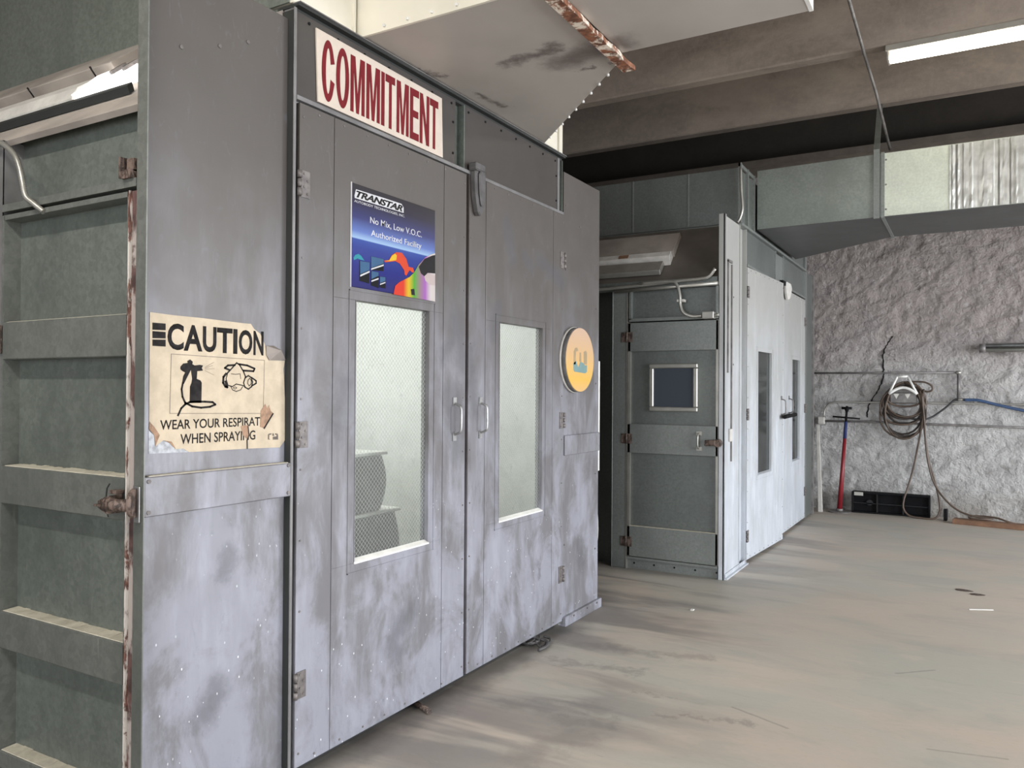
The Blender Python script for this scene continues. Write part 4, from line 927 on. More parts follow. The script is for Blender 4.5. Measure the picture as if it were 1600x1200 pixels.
fsd = mesh_obj('side_door', box(NB(), -2.452, -1.703, Y2 + .026, Y2 + .036, .105, 2.01), M['galv2'], fb, 'steel side door with a small square window')
for z0, z1 in ((.105, .351), (.948, 1.185), (1.776, 2.01)):
    mesh_obj('door_rail', box(NB(), -2.452, -1.703, Y2 - .002, Y2 + .026, z0, z1), M['galv2_rail'], fsd, bevel=.003)
bm = NB(); box(bm, -2.452, -2.43, Y2 - .002, Y2 + .026, .105, 2.01); mesh_obj('door_stile', bm, M['conduit'], fsd)
bm = NB(); box(bm, -1.722, -1.703, Y2 - .002, Y2 + .026, .105, 2.01); mesh_obj('door_stile', bm, M['conduit'], fsd)
mesh_obj('dust', box(NB(), -2.43, -1.722, Y2, Y2 + .025, .351, .356), M['dust'], fsd, kind='stuff')
bm = NB(); wx0, wx1, wz0, wz1 = -2.265, -1.868, 1.292, 1.672; t = .035
box(bm, wx0, wx1, Y2 - .008, Y2 + .026, wz1 - t, wz1); box(bm, wx0, wx1, Y2 - .008, Y2 + .026, wz0, wz0 + t)
box(bm, wx0, wx0 + t, Y2 - .008, Y2 + .026, wz0 + t, wz1 - t); box(bm, wx1 - t, wx1, Y2 - .008, Y2 + .026, wz0 + t, wz1 - t)
mesh_obj('window_frame', bm, M['conduit'], fsd, bevel=.006)
m_, nt_, b_ = newmat('blue_grey_reflecting_glass'); b_.inputs['Base Color'].default_value = (.05, .06, .075, 1); b_.inputs['Roughness'].default_value = .12; M['dark_glass'] = m_
mesh_obj('window_pane', box(NB(), wx0 + t, wx1 - t, Y2 + .010, Y2 + .016, wz0 + t, wz1 - t), M['dark_glass'], fsd, 'dark blue-grey glass')
for z in (.223, 1.063, 1.894):
    bm = NB(); box(bm, -2.505, -2.468, Y2 - .006, Y2 - .002, z - .04, z + .04); box(bm, -2.446, -2.41, Y2 - .006, Y2 - .002, z - .04, z + .04)
    cyl(bm, (-2.457, Y2 - .010, z - .042), (-2.457, Y2 - .010, z + .042), .009, 8)
    for a in (-2.495, -2.478, -2.437, -2.42):
        for dz in (-.025, .022): cyl(bm, (a, Y2 - .009, z + dz), (a, Y2 - .005, z + dz), .005, 6)
    mesh_obj('hinge', bm, M['rust_brown'], fsd, 'rusty butt hinge')
bm = NB(); tube(bm, smooth_path([(-1.852, Y2 - .004, 1.125), (-1.852, Y2 - .04, 1.11), (-1.852, Y2 - .045, 1.065), (-1.852, Y2 - .04, 1.02), (-1.852, Y2 - .004, 1.005)], 5), .008, 8)
box(bm, -1.873, -1.83, Y2 - .010, Y2 - .002, 1.11, 1.14); box(bm, -1.873, -1.83, Y2 - .010, Y2 - .002, .99, 1.02)
mesh_obj('handle', bm, M['conduit'], fsd)
bm = NB(); hexa(bm, [(-1.80, Y2 - .04, 1.03), (-1.715, Y2 - .05, 1.035), (-1.715, Y2 - .002, 1.035), (-1.80, Y2 - .002, 1.03), (-1.80, Y2 - .04, 1.075), (-1.715, Y2 - .05, 1.08), (-1.715, Y2 - .002, 1.08), (-1.80, Y2 - .002, 1.075)])
cyl(bm, (-1.70, Y2 - .045, 1.055), (-1.70, Y2 - .0, 1.055), .032, 12); mesh_obj('cam_latch', bm, M['rust_brown'], fsd, 'rusty cam latch', bevel=.004)
# hips, roof, plenum
bm = NB(); poly(bm, [(-6, Y2 + .01, 2.33), (-6, 6.56, 2.83), (-6, 6.57, 2.81), (-6, Y2 + .03, 2.33)], (6 + X2 - .04, 0, 0)); mesh_obj('hip_panel', bm, M['hip2'], fb, 'dark brown sloping panel')
bm = NB(); box(bm, -6, X2 - .06, Y2 - .01, Y2 + .02, 2.275, 2.345); mesh_obj('side_rail', bm, M['galv2'], fb)
mesh_obj('plenum', box(NB(), -6, X2 - .02, 6.565, 9.44, 2.845, 3.30), M['galv2'], fb)
bm = NB()
for a in (6.566, 6.80, 7.03): box(bm, X2 - .02, X2 + .004, a, a + .022, 2.845, 3.34)
box(bm, X2 - .02, X2 - .004, 6.566, 7.05, 3.31, 3.34)
mesh_obj('plenum_frame', bm, M['galv2_rail'], fb)
bm = NB()
for a in (-2.1, -2.6, -3.4): mesh_obj('plenum_seam', box(NB(), a, a + .01, 6.56, 6.565, 2.85, 3.30), M['galv2_rail'], fb)
mesh_obj('roof_panel', box(NB(), -6, X2 - .1, 6.57, 9.44, 2.822, 2.842), M['galv2'], fb)
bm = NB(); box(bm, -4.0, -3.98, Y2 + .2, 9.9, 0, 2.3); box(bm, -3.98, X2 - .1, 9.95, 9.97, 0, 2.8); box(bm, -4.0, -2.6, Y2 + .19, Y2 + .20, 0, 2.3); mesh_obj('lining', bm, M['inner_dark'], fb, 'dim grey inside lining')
fl = root('strip_light', 'unlit dusty fluorescent strip light on the far booth slope above its side door', 'light', (-2.7, 6.3, 2.5))
def hip2(s, h): return (Y2 + .01 + .45 * s - .74 * h, 2.33 + .5 * s + .67 * h)
bm = NB(); poly(bm, [(-3.4, *hip2(s, h)) for s, h in [(.45, .004), (.85, .004), (.85, .05), (.45, .07)]], (1.27, 0, 0)); mesh_obj('housing', bm, M['hip'], fl, bevel=.004)
bm = NB(); poly(bm, [(-3.4, *hip2(s, h)) for s, h in [(.30, .004), (.445, .004), (.445, .075), (.36, .075)]], (1.26, 0, 0)); mesh_obj('white_channel', bm, M['offwhite'], fl, bevel=.003)
bm = NB(); poly(bm, [(-3.4, *hip2(s, h)) for s, h in [(.10, .02), (.295, .01), (.295, .06), (.12, .06)]], (1.21, 0, 0)); mesh_obj('lens', bm, M['conduit'], fl, 'grey plastic lens', bevel=.004)
bm = NB(); poly(bm, [(-2.59, *hip2(s, h)) for s, h in [(.37, .0755), (.43, .0755), (.43, .078), (.37, .078)]], (.085, 0, 0)); mesh_obj('warning_sticker', bm, M['timber'], fl, 'small orange-brown sticker')
# conduits on the far booth
cd = root('electrical_conduit', 'grey metal conduit run curving down above the far booth side door', 'conduit', (-2.2, 6.05, 2.1))
mesh_obj('pipe', tube(NB(), smooth_path([(-3.3, 6.06, 2.285), (-2.5, 6.06, 2.30), (-2.0, 6.06, 2.325), (-1.84, 6.06, 2.33), (-1.77, 6.06, 2.345), (-1.72, 6.055, 2.40)], 6), .014, 8), M['conduit'], cd)
mesh_obj('pipe', cyl(NB(), (-2.55, 6.055, 2.268), (-1.70, 6.055, 2.288), .014, 8), M['conduit'], cd)
mesh_obj('pipe', tube(NB(), smooth_path([(-2.33, 6.05, 2.32), (-2.08, 6.05, 2.322), (-2.02, 6.045, 2.29), (-1.995, 6.04, 2.21), (-1.99, 6.04, 2.13), (-1.965, 6.04, 2.07), (-1.90, 6.05, 2.04), (-1.82, 6.06, 2.042)], 6), .013, 8), M['conduit'], cd)
mesh_obj('pipe_clip', box(NB(), -2.015, -1.96, 6.03, 6.09, 2.155, 2.175), M['offwhite'], cd)
mesh_obj('junction_box', box(NB(), -1.815, -1.725, 6.03, 6.095, 2.015, 2.07), M['conduit'], cd, bevel=.004)
mesh_obj('connector', cyl(NB(), (-1.725, 6.06, 2.04), (-1.69, 6.06, 2.045), .012, 8), M['conduit'], cd)
tag(mesh_obj('electrical_conduit', tube(NB(), smooth_path([(-1.645, 6.52, 3.29), (-1.64, 6.52, 3.1), (-1.63, 6.52, 2.95), (-1.65, 6.52, 2.87), (-1.67, 6.52, 2.84)], 6), .011, 8), M['conduit']), 'thin upright conduit at the front corner of the far booth plenum', 'conduit')
tag(mesh_obj('flexible_conduit', tube(NB(), smooth_path([(-3.02, 1.49, 2.315), (-2.93, 1.485, 2.30), (-2.85, 1.485, 2.25), (-2.815, 1.485, 2.20), (-2.797, 1.485, 2.15), (-2.785, 1.49, 2.10), (-2.757, 1.50, 2.075), (-2.72, 1.515, 2.045)], 14), [.0075 if k % 2 else .0108 for k in range(99)], 8), M['conduit']), 'ribbed flexible conduit hanging above the near booth side door', 'conduit')
# far duct
fd2 = root('exhaust_duct', 'galvanised duct running right from the far booth roof along the back wall', 'duct', (-.6, 7.4, 2.87))
bm = NB(); hexa(bm, [(X2 + .02, 7.056, 2.872), (-.645, 7.02, 2.872), (-.645, 7.955, 2.872), (X2 + .02, 8.80, 2.872), (X2 + .02, 7.056, 3.385), (-.645, 7.02, 3.385), (-.645, 7.955, 3.385), (X2 + .02, 8.80, 3.385)])
mesh_obj('transition', bm, M['duct_galv'], fd2)
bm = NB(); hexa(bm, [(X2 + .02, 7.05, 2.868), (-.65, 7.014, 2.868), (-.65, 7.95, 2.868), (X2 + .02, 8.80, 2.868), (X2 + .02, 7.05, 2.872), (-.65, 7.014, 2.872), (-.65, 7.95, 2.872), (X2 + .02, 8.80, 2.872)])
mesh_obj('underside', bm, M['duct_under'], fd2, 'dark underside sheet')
bm = NB(); box(bm, -.62, 3.4, 7.02, 7.93, 2.874, 3.385); mesh_obj('straight_section', bm, M['duct_bright'], fd2, 'bright straight section')
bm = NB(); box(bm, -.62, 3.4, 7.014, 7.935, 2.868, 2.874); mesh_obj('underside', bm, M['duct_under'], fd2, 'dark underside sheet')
# crinkled foil wrap, vertical pleats
bm = NB(); x = -.16; prev = 0
cols = []
while x < 3.3:
    cols.append((x, random.uniform(0, .012))); x += random.uniform(.008, .02)
zs = [2.878 + .5 * k / 10 for k in range(11)]
vv = [[bm.verts.new((a + random.uniform(-.0015, .0015), 7.019 - d * random.uniform(.75, 1.1), z)) for z in zs] for a, d in cols]
for p_, q_ in zip(vv, vv[1:]):
    for k in range(10): bm.faces.new((p_[k], q_[k], q_[k+1], p_[k+1]))
m_, nt_, b_ = newmat('crinkled_foil'); g_ = G(nt_); g_.l(g_.mix(g_.ramp(g_.noise(10, 3), .3, .7), (.55, .56, .53), (.75, .76, .73)), b_.inputs['Base Color']); b_.inputs['Metallic'].default_value = .75; b_.inputs['Roughness'].default_value = .3; M['foil'] = m_
mesh_obj('foil_wrap', bm, M['foil'], fd2, 'crinkled silver foil wrap')
bm = NB(); box(bm, -.645, -.62, 7.005, 7.96, 2.862, 3.39); mesh_obj('joint_flange', bm, M['galv2_rail'], fd2)
bm = NB()
for a in (.06, .13): box(bm, a - .0015, a + .0015, 7.017, 7.0195, 2.876, 3.38)
mesh_obj('seam', bm, M['conduit_dark'], fd2)
bm = NB(); hexa(bm, [(-.70, 7.0, 2.86), (-.655, 7.0, 2.86), (-.655, 7.01, 2.86), (-.70, 7.01, 2.86), (-.70, 7.0, 3.42), (-.655, 7.0, 3.42), (-.655, 7.01, 3.42), (-.70, 7.01, 3.42)])
hexa(bm, [(-.70, 7.0, 3.42), (-.655, 7.0, 3.42), (-.655, 7.01, 3.42), (-.70, 7.01, 3.42), (-.735, 7.64, 3.995), (-.69, 7.64, 3.995), (-.69, 7.65, 3.995), (-.735, 7.65, 3.995)])
mesh_obj('hanger_strap', bm, M['galv2_rail'], fd2)
mesh_obj('screws', rivets([(-.61, 7.02, 2.93 + .2 * k) for k in range(3)], (0, -1, 0), .008), M['conduit_dark'], fd2, kind='stuff')

# rod from the ribs to the duct
tag(mesh_obj('hanger_rod', tube(NB(), [(-.70, 4.4, 3.99), (-.694, 5.48, 3.975), (-.705, 6.46, 3.975), (-.66, 6.75, 3.80), (-.59, 7.15, 3.44)], .011, 8), M['conduit_dark']), 'thin dark bent rod from the ceiling rib down to the far duct', 'rod')

# ceiling fixtures: body, lamp holders, louvre, tubes
def strip_light(x0, x1, yc, lab):
    r_ = root('fluorescent_light', lab, 'light', ((x0 + x1) / 2, yc, 3.86), None)
    bm = NB(); hexa(bm, [(x0, yc - .075, 3.945), (x1, yc - .075, 3.945), (x1, yc + .075, 3.945), (x0, yc + .075, 3.945), (x0, yc - .05, 3.998), (x1, yc - .05, 3.998), (x1, yc + .05, 3.998), (x0, yc + .05, 3.998)])
    mesh_obj('fixture_body', bm, M['fixture'], r_, bevel=.003)
    for s in (-.035, .035):
        mesh_obj('lamp_tube', cyl(NB(), (x0 + .03, yc + s, 3.905), (x1 - .03, yc + s, 3.905), .018, 10), M['tube_glow'], r_, 'glowing fluorescent tube')
    for a in (x0 + .012, x1 - .022):
        mesh_obj('lamp_holder', box(NB(), a, a + .012, yc - .06, yc + .06, 3.885, 3.945), M['fixture'], r_)
    bm = NB()
    k = x0 + .06
    while k < x1 - .05: box(bm, k, k + .002, yc - .066, yc - .062, 3.925, 3.945); k += .018
    mesh_obj('louvre', bm, M['offwhite'], r_, kind='stuff')
strip_light(-.56, .66, 6.42, 'lit fluorescent strip light under the ceiling rib at upper right')
strip_light(-2.8, -.4, -.35, 'long lit fluorescent strip light on the ceiling behind the viewer')

# ================================================================ signs
def A(k): return ART[k]
cs = root('commitment_sign', 'cream board with COMMITMENT in tall dark red capitals above the left door', 'sign', (X1, 2.65, 2.555))
mesh_obj('board', poly(NB(), [(X1 - .007, 2.231, 2.835), (X1 - .007, 3.062, 2.831), (X1 - .007, 3.073, 2.552), (X1 - .007, 2.244, 2.5555)], (.006, 0, 0)), M['cream'], cs)
def capital(ch, x, a, b, z0, z1, t=.0006):
    """heavy block capitals drawn as polygons"""
    w = b - a; st = .30 * w
    def q(pts): return flat([(a + u * w, z0 + v * (z1 - z0)) for u, v in pts], x, t)
    if ch == 'I': return q([(0, 0), (1, 0), (1, 1), (0, 1)])
    if ch == 'T': return q([(.36, 0), (.66, 0), (.66, .855), (1, .855), (1, 1), (0, 1), (0, .855), (.36, .855)])
    if ch == 'E': return q([(0, 0), (1, 0), (1, .145), (.36, .145), (.36, .44), (.93, .44), (.93, .58), (.36, .58), (.36, .855), (1, .855), (1, 1), (0, 1)])
    if ch == 'N': return q([(0, 0), (.30, 0), (.30, .62), (.68, 0), (1, 0), (1, 1), (.70, 1), (.70, .40), (.32, 1), (0, 1)])
    if ch == 'M': return q([(0, 0), (.23, 0), (.23, .74), (.40, 0), (.60, 0), (.77, .74), (.77, 0), (1, 0), (1, 1), (.67, 1), (.50, .34), (.33, 1), (0, 1)])
    bm = NB(); n = 28; a0, a1 = (0, 2 * PI) if ch == 'O' else (.20 * PI, 1.80 * PI)
    out, inn = [], []
    for k in range(n + 1):
        g_ = a0 + (a1 - a0) * k / n
        cu, cv = math.cos(g_), math.sin(g_)
        out.append((.5 + .5 * cu, .5 + .5 * cv)); inn.append((.5 + (.20 if ch == 'O' else .18) * cu, .5 + .37 * cv))
    if ch == 'C': inn[0] = (.68, .62); inn[-1] = (.68, .38); out[0] = (1.0, .66); out[-1] = (1.0, .34)
    m_ = lambda p, d: (x + d, a + p[0] * w, z0 + p[1] * (z1 - z0))
    for k in range(n):
        hexa(bm, [m_(out[k], 0), m_(out[k+1], 0), m_(inn[k+1], 0), m_(inn[k], 0), m_(out[k], t), m_(out[k+1], t), m_(inn[k+1], t), m_(inn[k], t)])
    return bm
for s, a, b in (('C', 2.262, 2.334), ('O', 2.3417, 2.4183), ('M', 2.4255, 2.5127), ('M', 2.5225, 2.6095), ('I', 2.6175, 2.6405), ('T', 2.6455, 2.7107), ('M', 2.7217, 2.8084), ('E', 2.8165, 2.8833), ('N', 2.8890, 2.9620), ('T', 2.9655, 3.0327)):
    dz = .006 if s in 'CO' else 0
    mesh_obj('letter', capital(s, X1 - .001, a, b, 2.577 - dz - (a - 2.26) * .004, 2.806 + dz - (a - 2.26) * .004), M['sign_red'], cs)

ts = root('paint_supplier_sign', 'glossy blue TRANSTAR sign with paint cans and a rainbow car above the left window', 'sign', (X1, 2.72, 1.865))
m_ = gradient_mat('blue_horizon_print', 2, 1.86, 2.29, [(0, (0.0132, 0.0132, 0.096)), (.22, (0.0132, 0.018, 0.15)), (.40, (0.021, 0.036, 0.198)), (.475, (0.03, 0.06, 0.252)), (.482, (0.252, 0.372, 0.54)), (.55, (0.096, 0.144, 0.372)), (.68, (0.042, 0.045, 0.132)), (.85, (0.033, 0.03, 0.045)), (1, (0.036, 0.0336, 0.0372))], .16)
mesh_obj('board', box(NB(), X1, X1 + .006, 2.4335, 3.0055, 1.866, 2.2875), m_, ts, bevel=.002)
mesh_obj('board_edge', box(NB(), X1 - .0, X1 + .0055, 2.4305, 2.4333, 1.864, 2.2895), M['print_white'], ts)
xs = X1 + .0062
mesh_obj('logo_backing', poly(NB(), [(xs, a, b) for a, b in [(2.447, 2.236), (2.456, 2.264), (2.640, 2.266), (2.752, 2.266), (2.768, 2.252), (2.768, 2.229), (2.449, 2.227)]], (0.00024, 0, 0)), M['print_white'], ts)
mesh_obj('logo_lettering', text_bm('TRANSTAR', xs + .0006, 2.457, 2.760, 2.232, 2.260, bold=.035, shear=.35, space=.95), M['ink'], ts)
mesh_obj('lettering', text_bm('AUTOBODY TECHNOLOGIES, INC.', xs, 2.446, 2.775, 2.209, 2.2205, bold=.0), M['print_white'], ts)
mesh_obj('lettering', text_bm('No Mix, Low V.O.C.', xs, 2.545, 2.902, 2.139, 2.170, bold=.006), M['print_white'], ts)
mesh_obj('lettering', text_bm('Authorized Facility', xs, 2.551, 2.899, 2.083, 2.117, bold=.006), M['print_white'], ts)
def col(n, c, r=.35):
    if n not in M: M[n] = plain(n, c, .6, 0, .05, 10, .12)
    return M[n]
lay = [('T_splash_teal', col('print_teal', (0.03, 0.21, 0.252)), 'teal paint splash')]
for k in '1234':
    lay += [('T_can' + k, col('print_black', (0.0072, 0.0078, 0.0096)), None), ('T_can%s_lab' % k, col('print_can_blue', (0.042, 0.096, 0.18)), None), ('T_can%s_band' % k, M['print_white'], None)]
lay += [('T_splash_red', col('print_red', (0.45, 0.054, 0.024)), 'red paint splash'), ('T_splash_yellow', col('print_yellow', (0.51, 0.33, 0.03)), 'yellow paint splash'),
        ('T_car', gradient_mat('rainbow_print', 1, 2.77, 3.005, [(0, (0.48, 0.03, 0.012)), (.15, (0.51, 0.33, 0.012)), (.32, (0.06, 0.27, 0.024)), (.5, (0.21, 0.15, 0.15)), (.68, (0.27, 0.09, 0.33)), (.85, (0.45, 0.408, 0.396))], .2), 'rainbow coloured car front'),
        ('T_screen', col('print_dark_grey', (0.018, 0.0168, 0.018)), None), ('T_lamp', col('print_pale', (0.372, 0.312, 0.3)), None), ('T_emb', col('print_dark_grey', (0.018, 0.0168, 0.018)), None)]
for k, (key, m_, lb) in enumerate(lay):
    nm = {'T_car': 'printed_car', 'T_screen': 'printed_windscreen', 'T_lamp': 'printed_headlamp', 'T_emb': 'printed_badge'}.get(key, 'printed_splash' if 'splash' in key else ('printed_can' if len(key) == 6 else ('printed_can_label' if key.endswith('lab') else 'printed_can_band')))
    mesh_obj(nm, flat(A(key), xs + .0001 * k, .0003), m_, ts, lb)

XC = X1 - .0328
cz = root('caution_sign', 'torn ivory CAUTION sheet with spray gun and respirator drawings on the booth corner', 'sign', (XC, 1.8, 1.25))
mesh_obj('adhesive', flat(A('C_silver'), XC, .0010), M['silver'], cz, 'bare silvery adhesive left by the torn corner')
m_ = M['paper']
mesh_obj('sheet', flat(A('C_sheet'), XC, .0016), m_, cz)
xt = XC + .0017
mesh_obj('torn_patch', flat(A('C_brown1'), xt, .0006), M['torn'], cz); mesh_obj('torn_patch', flat(A('C_brown1b'), xt, .0006), M['torn'], cz)
for k in ('C_bar1', 'C_bar2', 'C_bar3'): mesh_obj('printed_bar', flat(A(k), xt, .0005), M['ink'], cz)
for s, a, b in (('C', 1.619, 1.679), ('A', 1.679, 1.751), ('U', 1.752, 1.807), ('T', 1.809, 1.874), ('I', 1.877, 1.895), ('O', 1.901, 1.961), ('N', 1.966, 2.012)):
    dz = (a - 1.6) * .008
    mesh_obj('letter', text_bm(s, xt, a, b, 1.573 - dz, 1.658 - dz * .6, bold=.03, t=.0004), M['ink'], cz)
mesh_obj('lettering', text_bm('WEAR YOUR RESPIRAT', xt, 1.596, 1.999, 1.319, 1.350, bold=.012, t=.0004), M['ink'], cz)
mesh_obj('lettering', text_bm('WHEN SPRAYING', xt, 1.670, 1.978, 1.270, 1.303, bold=.012, t=.0004), M['ink'], cz)
bm = NB(); q = A('C_frame'); stroke(bm, q + [q[0]], .0016, xt); mesh_obj('printed_frame', bm, M['ink_pale'], cz)
bm = flat(A('C_gun'), xt, .0005); stroke(bm, [tuple(p) for p in A('C_hose')], .0068, xt); mesh_obj('printed_spray_gun', bm, M['ink'], cz)
bm = NB()
for k in ('C_sp1', 'C_sp2', 'C_sp3', 'C_sp4'): stroke(bm, A(k), .0009, xt)
mesh_obj('printed_spray', bm, M['ink_pale'], cz)
bm = NB()
for k, w in (('C_m_tri', .0035), ('C_m_left', .0025), ('C_m_strap1', .005), ('C_m_strap2', .005), ('C_m_nose', .0015), ('C_m_chin', .002), ('C_m_l_filter', .006), ('C_m_valve', .0014), ('C_m_rf', .0035), ('C_m_rf2', .002), ('C_m_r', .004)): stroke(bm, A(k), w * 1.35, xt)
mesh_obj('printed_respirator', bm, M['ink'], cz)
for k in ('C_tear1', 'C_tear2'): mesh_obj('torn_patch', flat(A(k), xt + .0006, .0006), M['torn'], cz)
bm = NB(); stroke(bm, A('C_tear1s'), .006, xt + .0012); stroke(bm, A('C_tear2s'), .004, xt + .0012); mesh_obj('tear_line', bm, M['ink'], cz)  # dark strokes paint the shadow along the torn edges
bm = NB()
for k in ('C_em_l', 'C_em_c', 'C_em_r'): poly(bm, [(xt, a, b) for a, b in A(k)], (.0005, 0, 0))
mesh_obj('printed_emblem', bm, M['ink_pale'], cz)
fp = A('C_flap'); bm = NB(); poly(bm, [(XC + .004 + (.022 if i in (1, 2) else .0), a, b) for i, (a, b) in enumerate(fp)], (.0012, 0, 0)); mesh_obj('curled_flap', bm, M['flap'], cz, 'curled grey corner of the sheet')

ds = root('round_sign', 'round yellow and peach plastic sign on the near booth end panel', 'sign', (X1 + .02, 4.515, 1.44))
cyc, czc, R_ = 4.512, 1.6455, .2035
bm = NB(); cyl(bm, (X1 - .004, cyc, czc), (X1 + .040, cyc, czc), R_, 64)
mesh_obj('rim', bm, M['charcoal'], ds, 'dark rim')
bm = NB(); cyl(bm, (X1 + .032, cyc, czc), (X1 + .0455, cyc, czc), R_ - .004, 64)
m_ = gradient_mat('yellow_peach_print', 2, 1.44, 1.85, [(0, (0.576, 0.36, 0.158)), (.2, (0.619, 0.374, 0.072)), (.45, (0.576, 0.36, 0.144)), (.7, (0.518, 0.346, 0.202)), (1, (0.475, 0.338, 0.252))], .25)
mesh_obj('face', bm, m_, ds)
bm = NB(); cyl(bm, (X1 - .004, cyc, czc), (X1 + .012, cyc, czc), R_ + .003, 64); mesh_obj('backing_ring', bm, M['offwhite'], ds)
for k, m_ in (('D_el', col('emblem_tan', (0.302, 0.238, 0.151))), ('D_ec', col('emblem_tan', (0.302, 0.238, 0.151))), ('D_er', col('emblem_tan', (0.302, 0.238, 0.151))), ('D_eb', col('emblem_teal', (0.158, 0.245, 0.245)))):
    mesh_obj('emblem', flat([(a + 0.0, b) for a, b in A(k)], X1 + .0456, .0008), m_, ds)

# ================================================================ things along the back wall
YB = 10.535
def wp(x, z, d=0.0): return (x, YB - d, z)
pp = root('wall_pipe', 'thin pipe along the back wall with a short drop at its right end', 'pipe', (-.9, YB, 1.69))
mesh_obj('pipe', cyl(NB(), wp(-1.95, 1.695), wp(-.146, 1.69), .011, 8), M['conduit_dark'], pp)
mesh_obj('drop_pipe', cyl(NB(), wp(-.146, 1.70), wp(-.146, 1.375), .018, 8), M['conduit_dark'], pp)
mesh_obj('elbow', cyl(NB(), wp(-.175, 1.692), wp(-.125, 1.692), .02, 8), M['conduit'], pp)
mesh_obj('elbow', cyl(NB(), wp(-.18, 1.378), wp(-.09, 1.378), .019, 8), M['conduit'], pp)
lc = root('wall_conduit', 'lower grey conduit leaving the switch box low on the back wall', 'conduit', (-.6, YB, 1.09))
mesh_obj('pipe', tube(NB(), [wp(-1.62, 1.095), wp(-1.1, 1.10), wp(-.4, 1.085), wp(1.6, 1.055)], .013, 8), M['conduit_dark'], lc)
uc = root('wall_conduit', 'upper thin conduit bending down into the switch box', 'conduit', (-.6, YB, 1.33))
mesh_obj('pipe', tube(NB(), smooth_path([wp(-1.615, 1.15), wp(-1.605, 1.23), wp(-1.56, 1.30), wp(-1.47, 1.332), wp(-1.2, 1.335), wp(-.4, 1.335), wp(1.6, 1.325)], 6), .011, 8), M['conduit'], uc)
bm = NB(); box(bm, -1.685, -1.60, YB - .035, YB + .03, 1.055, 1.15); jb = tag(mesh_obj('switch_box', bm, M['offwhite'], bevel=.01), 'small dirty cream switch box low on the back wall', 'box')
# hose hanger: white trapezoid bracket with drum
hh = root('hose_hanger', 'white trapezoid hose hanger with a grey drum on the back wall', 'hanger', (-.72, YB - .05, 1.45))
bm = NB(); d_ = .15
for a, b in (((-.865, 1.44), (-.775, 1.645)), ((-.775, 1.645), (-.665, 1.645)), ((-.665, 1.645), (-.565, 1.44))):
    tube(bm, [wp(*a, d_), wp(*b, d_)], .014, 6)
arc = [wp(-.865 + .30 * t, 1.44 + .075 * math.sin(PI * t), d_) for t in [k / 10 for k in range(11)]]
tube(bm, arc, .018, 6); mesh_obj('bracket', bm, M['white'], hh)
d_ = .09
bm = NB(); box(bm, -.855, -.575, YB - d_ - .005, YB, 1.335, 1.455); poly(bm, [wp(-.855 + .28 * k / 8, 1.455 + .06 * math.sin(PI * k / 8), -.0) for k in range(9)], (0, -d_ - .005, 0))
mesh_obj('drum', bm, M['conduit_dark'], hh, bevel=.008)
bm = NB()
for a in (-.79, -.67): poly(bm, [wp(a - .03, 1.44, d_ + .006), wp(a + .03, 1.44, d_ + .006), wp(a, 1.38, d_ + .006)], (0, -.003, 0))
mesh_obj('cutout', bm, M['conduit'], hh)
# hose coils
hs = root('air_hose', 'brown air hose coiled on the white hanger with loops down to the floor', 'hose', (-.72, YB - .1, 0))
rnd = random.Random(3)
for k in range(11):
    bot = rnd.uniform(.90, 1.16) if k < 8 else rnd.uniform(.98, 1.3)
    wl = rnd.uniform(-.97, -.90) if k < 8 else -.89; wr = rnd.uniform(-.545, -.47)
    dd = .05 + .010 * (k % 6) + rnd.uniform(0, .01)
    topz = rnd.uniform(1.50, 1.59)
    cx = (wl + wr) / 2
    pts = []
    for q in range(25):
        a = 2 * PI * q / 24
        zc = (topz + bot) / 2; hh_ = (topz - bot) / 2; ww = (wr - wl) / 2
        x_ = cx + ww * math.sin(a) * (1 - .12 * math.cos(a)); z_ = zc + hh_ * math.cos(a)
        pts.append(wp(x_, z_, dd + .012 * math.sin(3 * a + k)))
    mesh_obj('hose_coil', tube(NB(), pts, .0115, 7), M['hose'] if k % 3 else col('dark_hose', (.05, .042, .038)), hs)
lp = [(-.50, 1.50), (-.505, 1.258), (-.515, 1.1), (-.60, .60), (-.66, .35), (-.70, .20), (-.70, .10), (-.64, .03), (-.52, .012), (-.38, .02), (-.33, .10), (-.335, .22), (-.385, .44), (-.445, .66), (-.485, .95), (-.50, 1.20), (-.54, 1.48)]
mesh_obj('hose_loop', tube(NB(), smooth_path([wp(a, b, .12 + .14 * max(0, (.5 - b) / .5)) for a, b in lp], 6), .0105, 8), M['hose'], hs)
tl = [wp(-.52, 1.45, .13), wp(-.49, 1.1, .13), (-.475, 10.38, .85), (-.44, 10.36, .60), (-.38, 10.33, .40), (-.27, 10.27, .24), (-.13, 10.22, .13), (.03, 10.19, .085), (.16, 10.2, .078), (.18, 10.15, .076), (.07, 10.10, .075), (-.03, 10.12, .076), (-.02, 10.22, .085), (.08, 10.24, .09), (.22, 10.2, .088), (.34, 10.15, .06), (.5, 10.2, .02), (.9, 10.3, .013)]
mesh_obj('hose_tail', tube(NB(), smooth_path(tl, 6), .0105, 8), M['hose'], hs)
tp_ = [wp(-.70, 1.575, .08), wp(-.60, 1.585, .09), wp(-.49, 1.578, .10), wp(-.42, 1.538, .10), wp(-.413, 1.49, .10), wp(-.46, 1.468, .09), wp(-.53, 1.49, .08), wp(-.58, 1.53, .08)]
mesh_obj('hose_loop', tube(NB(), smooth_path(tp_, 6), .0105, 8), M['hose'], hs)
tag(mesh_obj('power_cable', tube(NB(), smooth_path([wp(-.80, 1.20, .05), wp(-.64, 1.15, .06), wp(-.50, 1.145, .10), wp(-.42, 1.17, .06), wp(-.34, 1.23, .04), wp(-.25, 1.31, .03), wp(-.19, 1.372, .02), wp(-.15, 1.378, .02)], 6), .011, 8), M['cable']), 'black cable curving from the hose coil up to the wall pipe', 'cable')
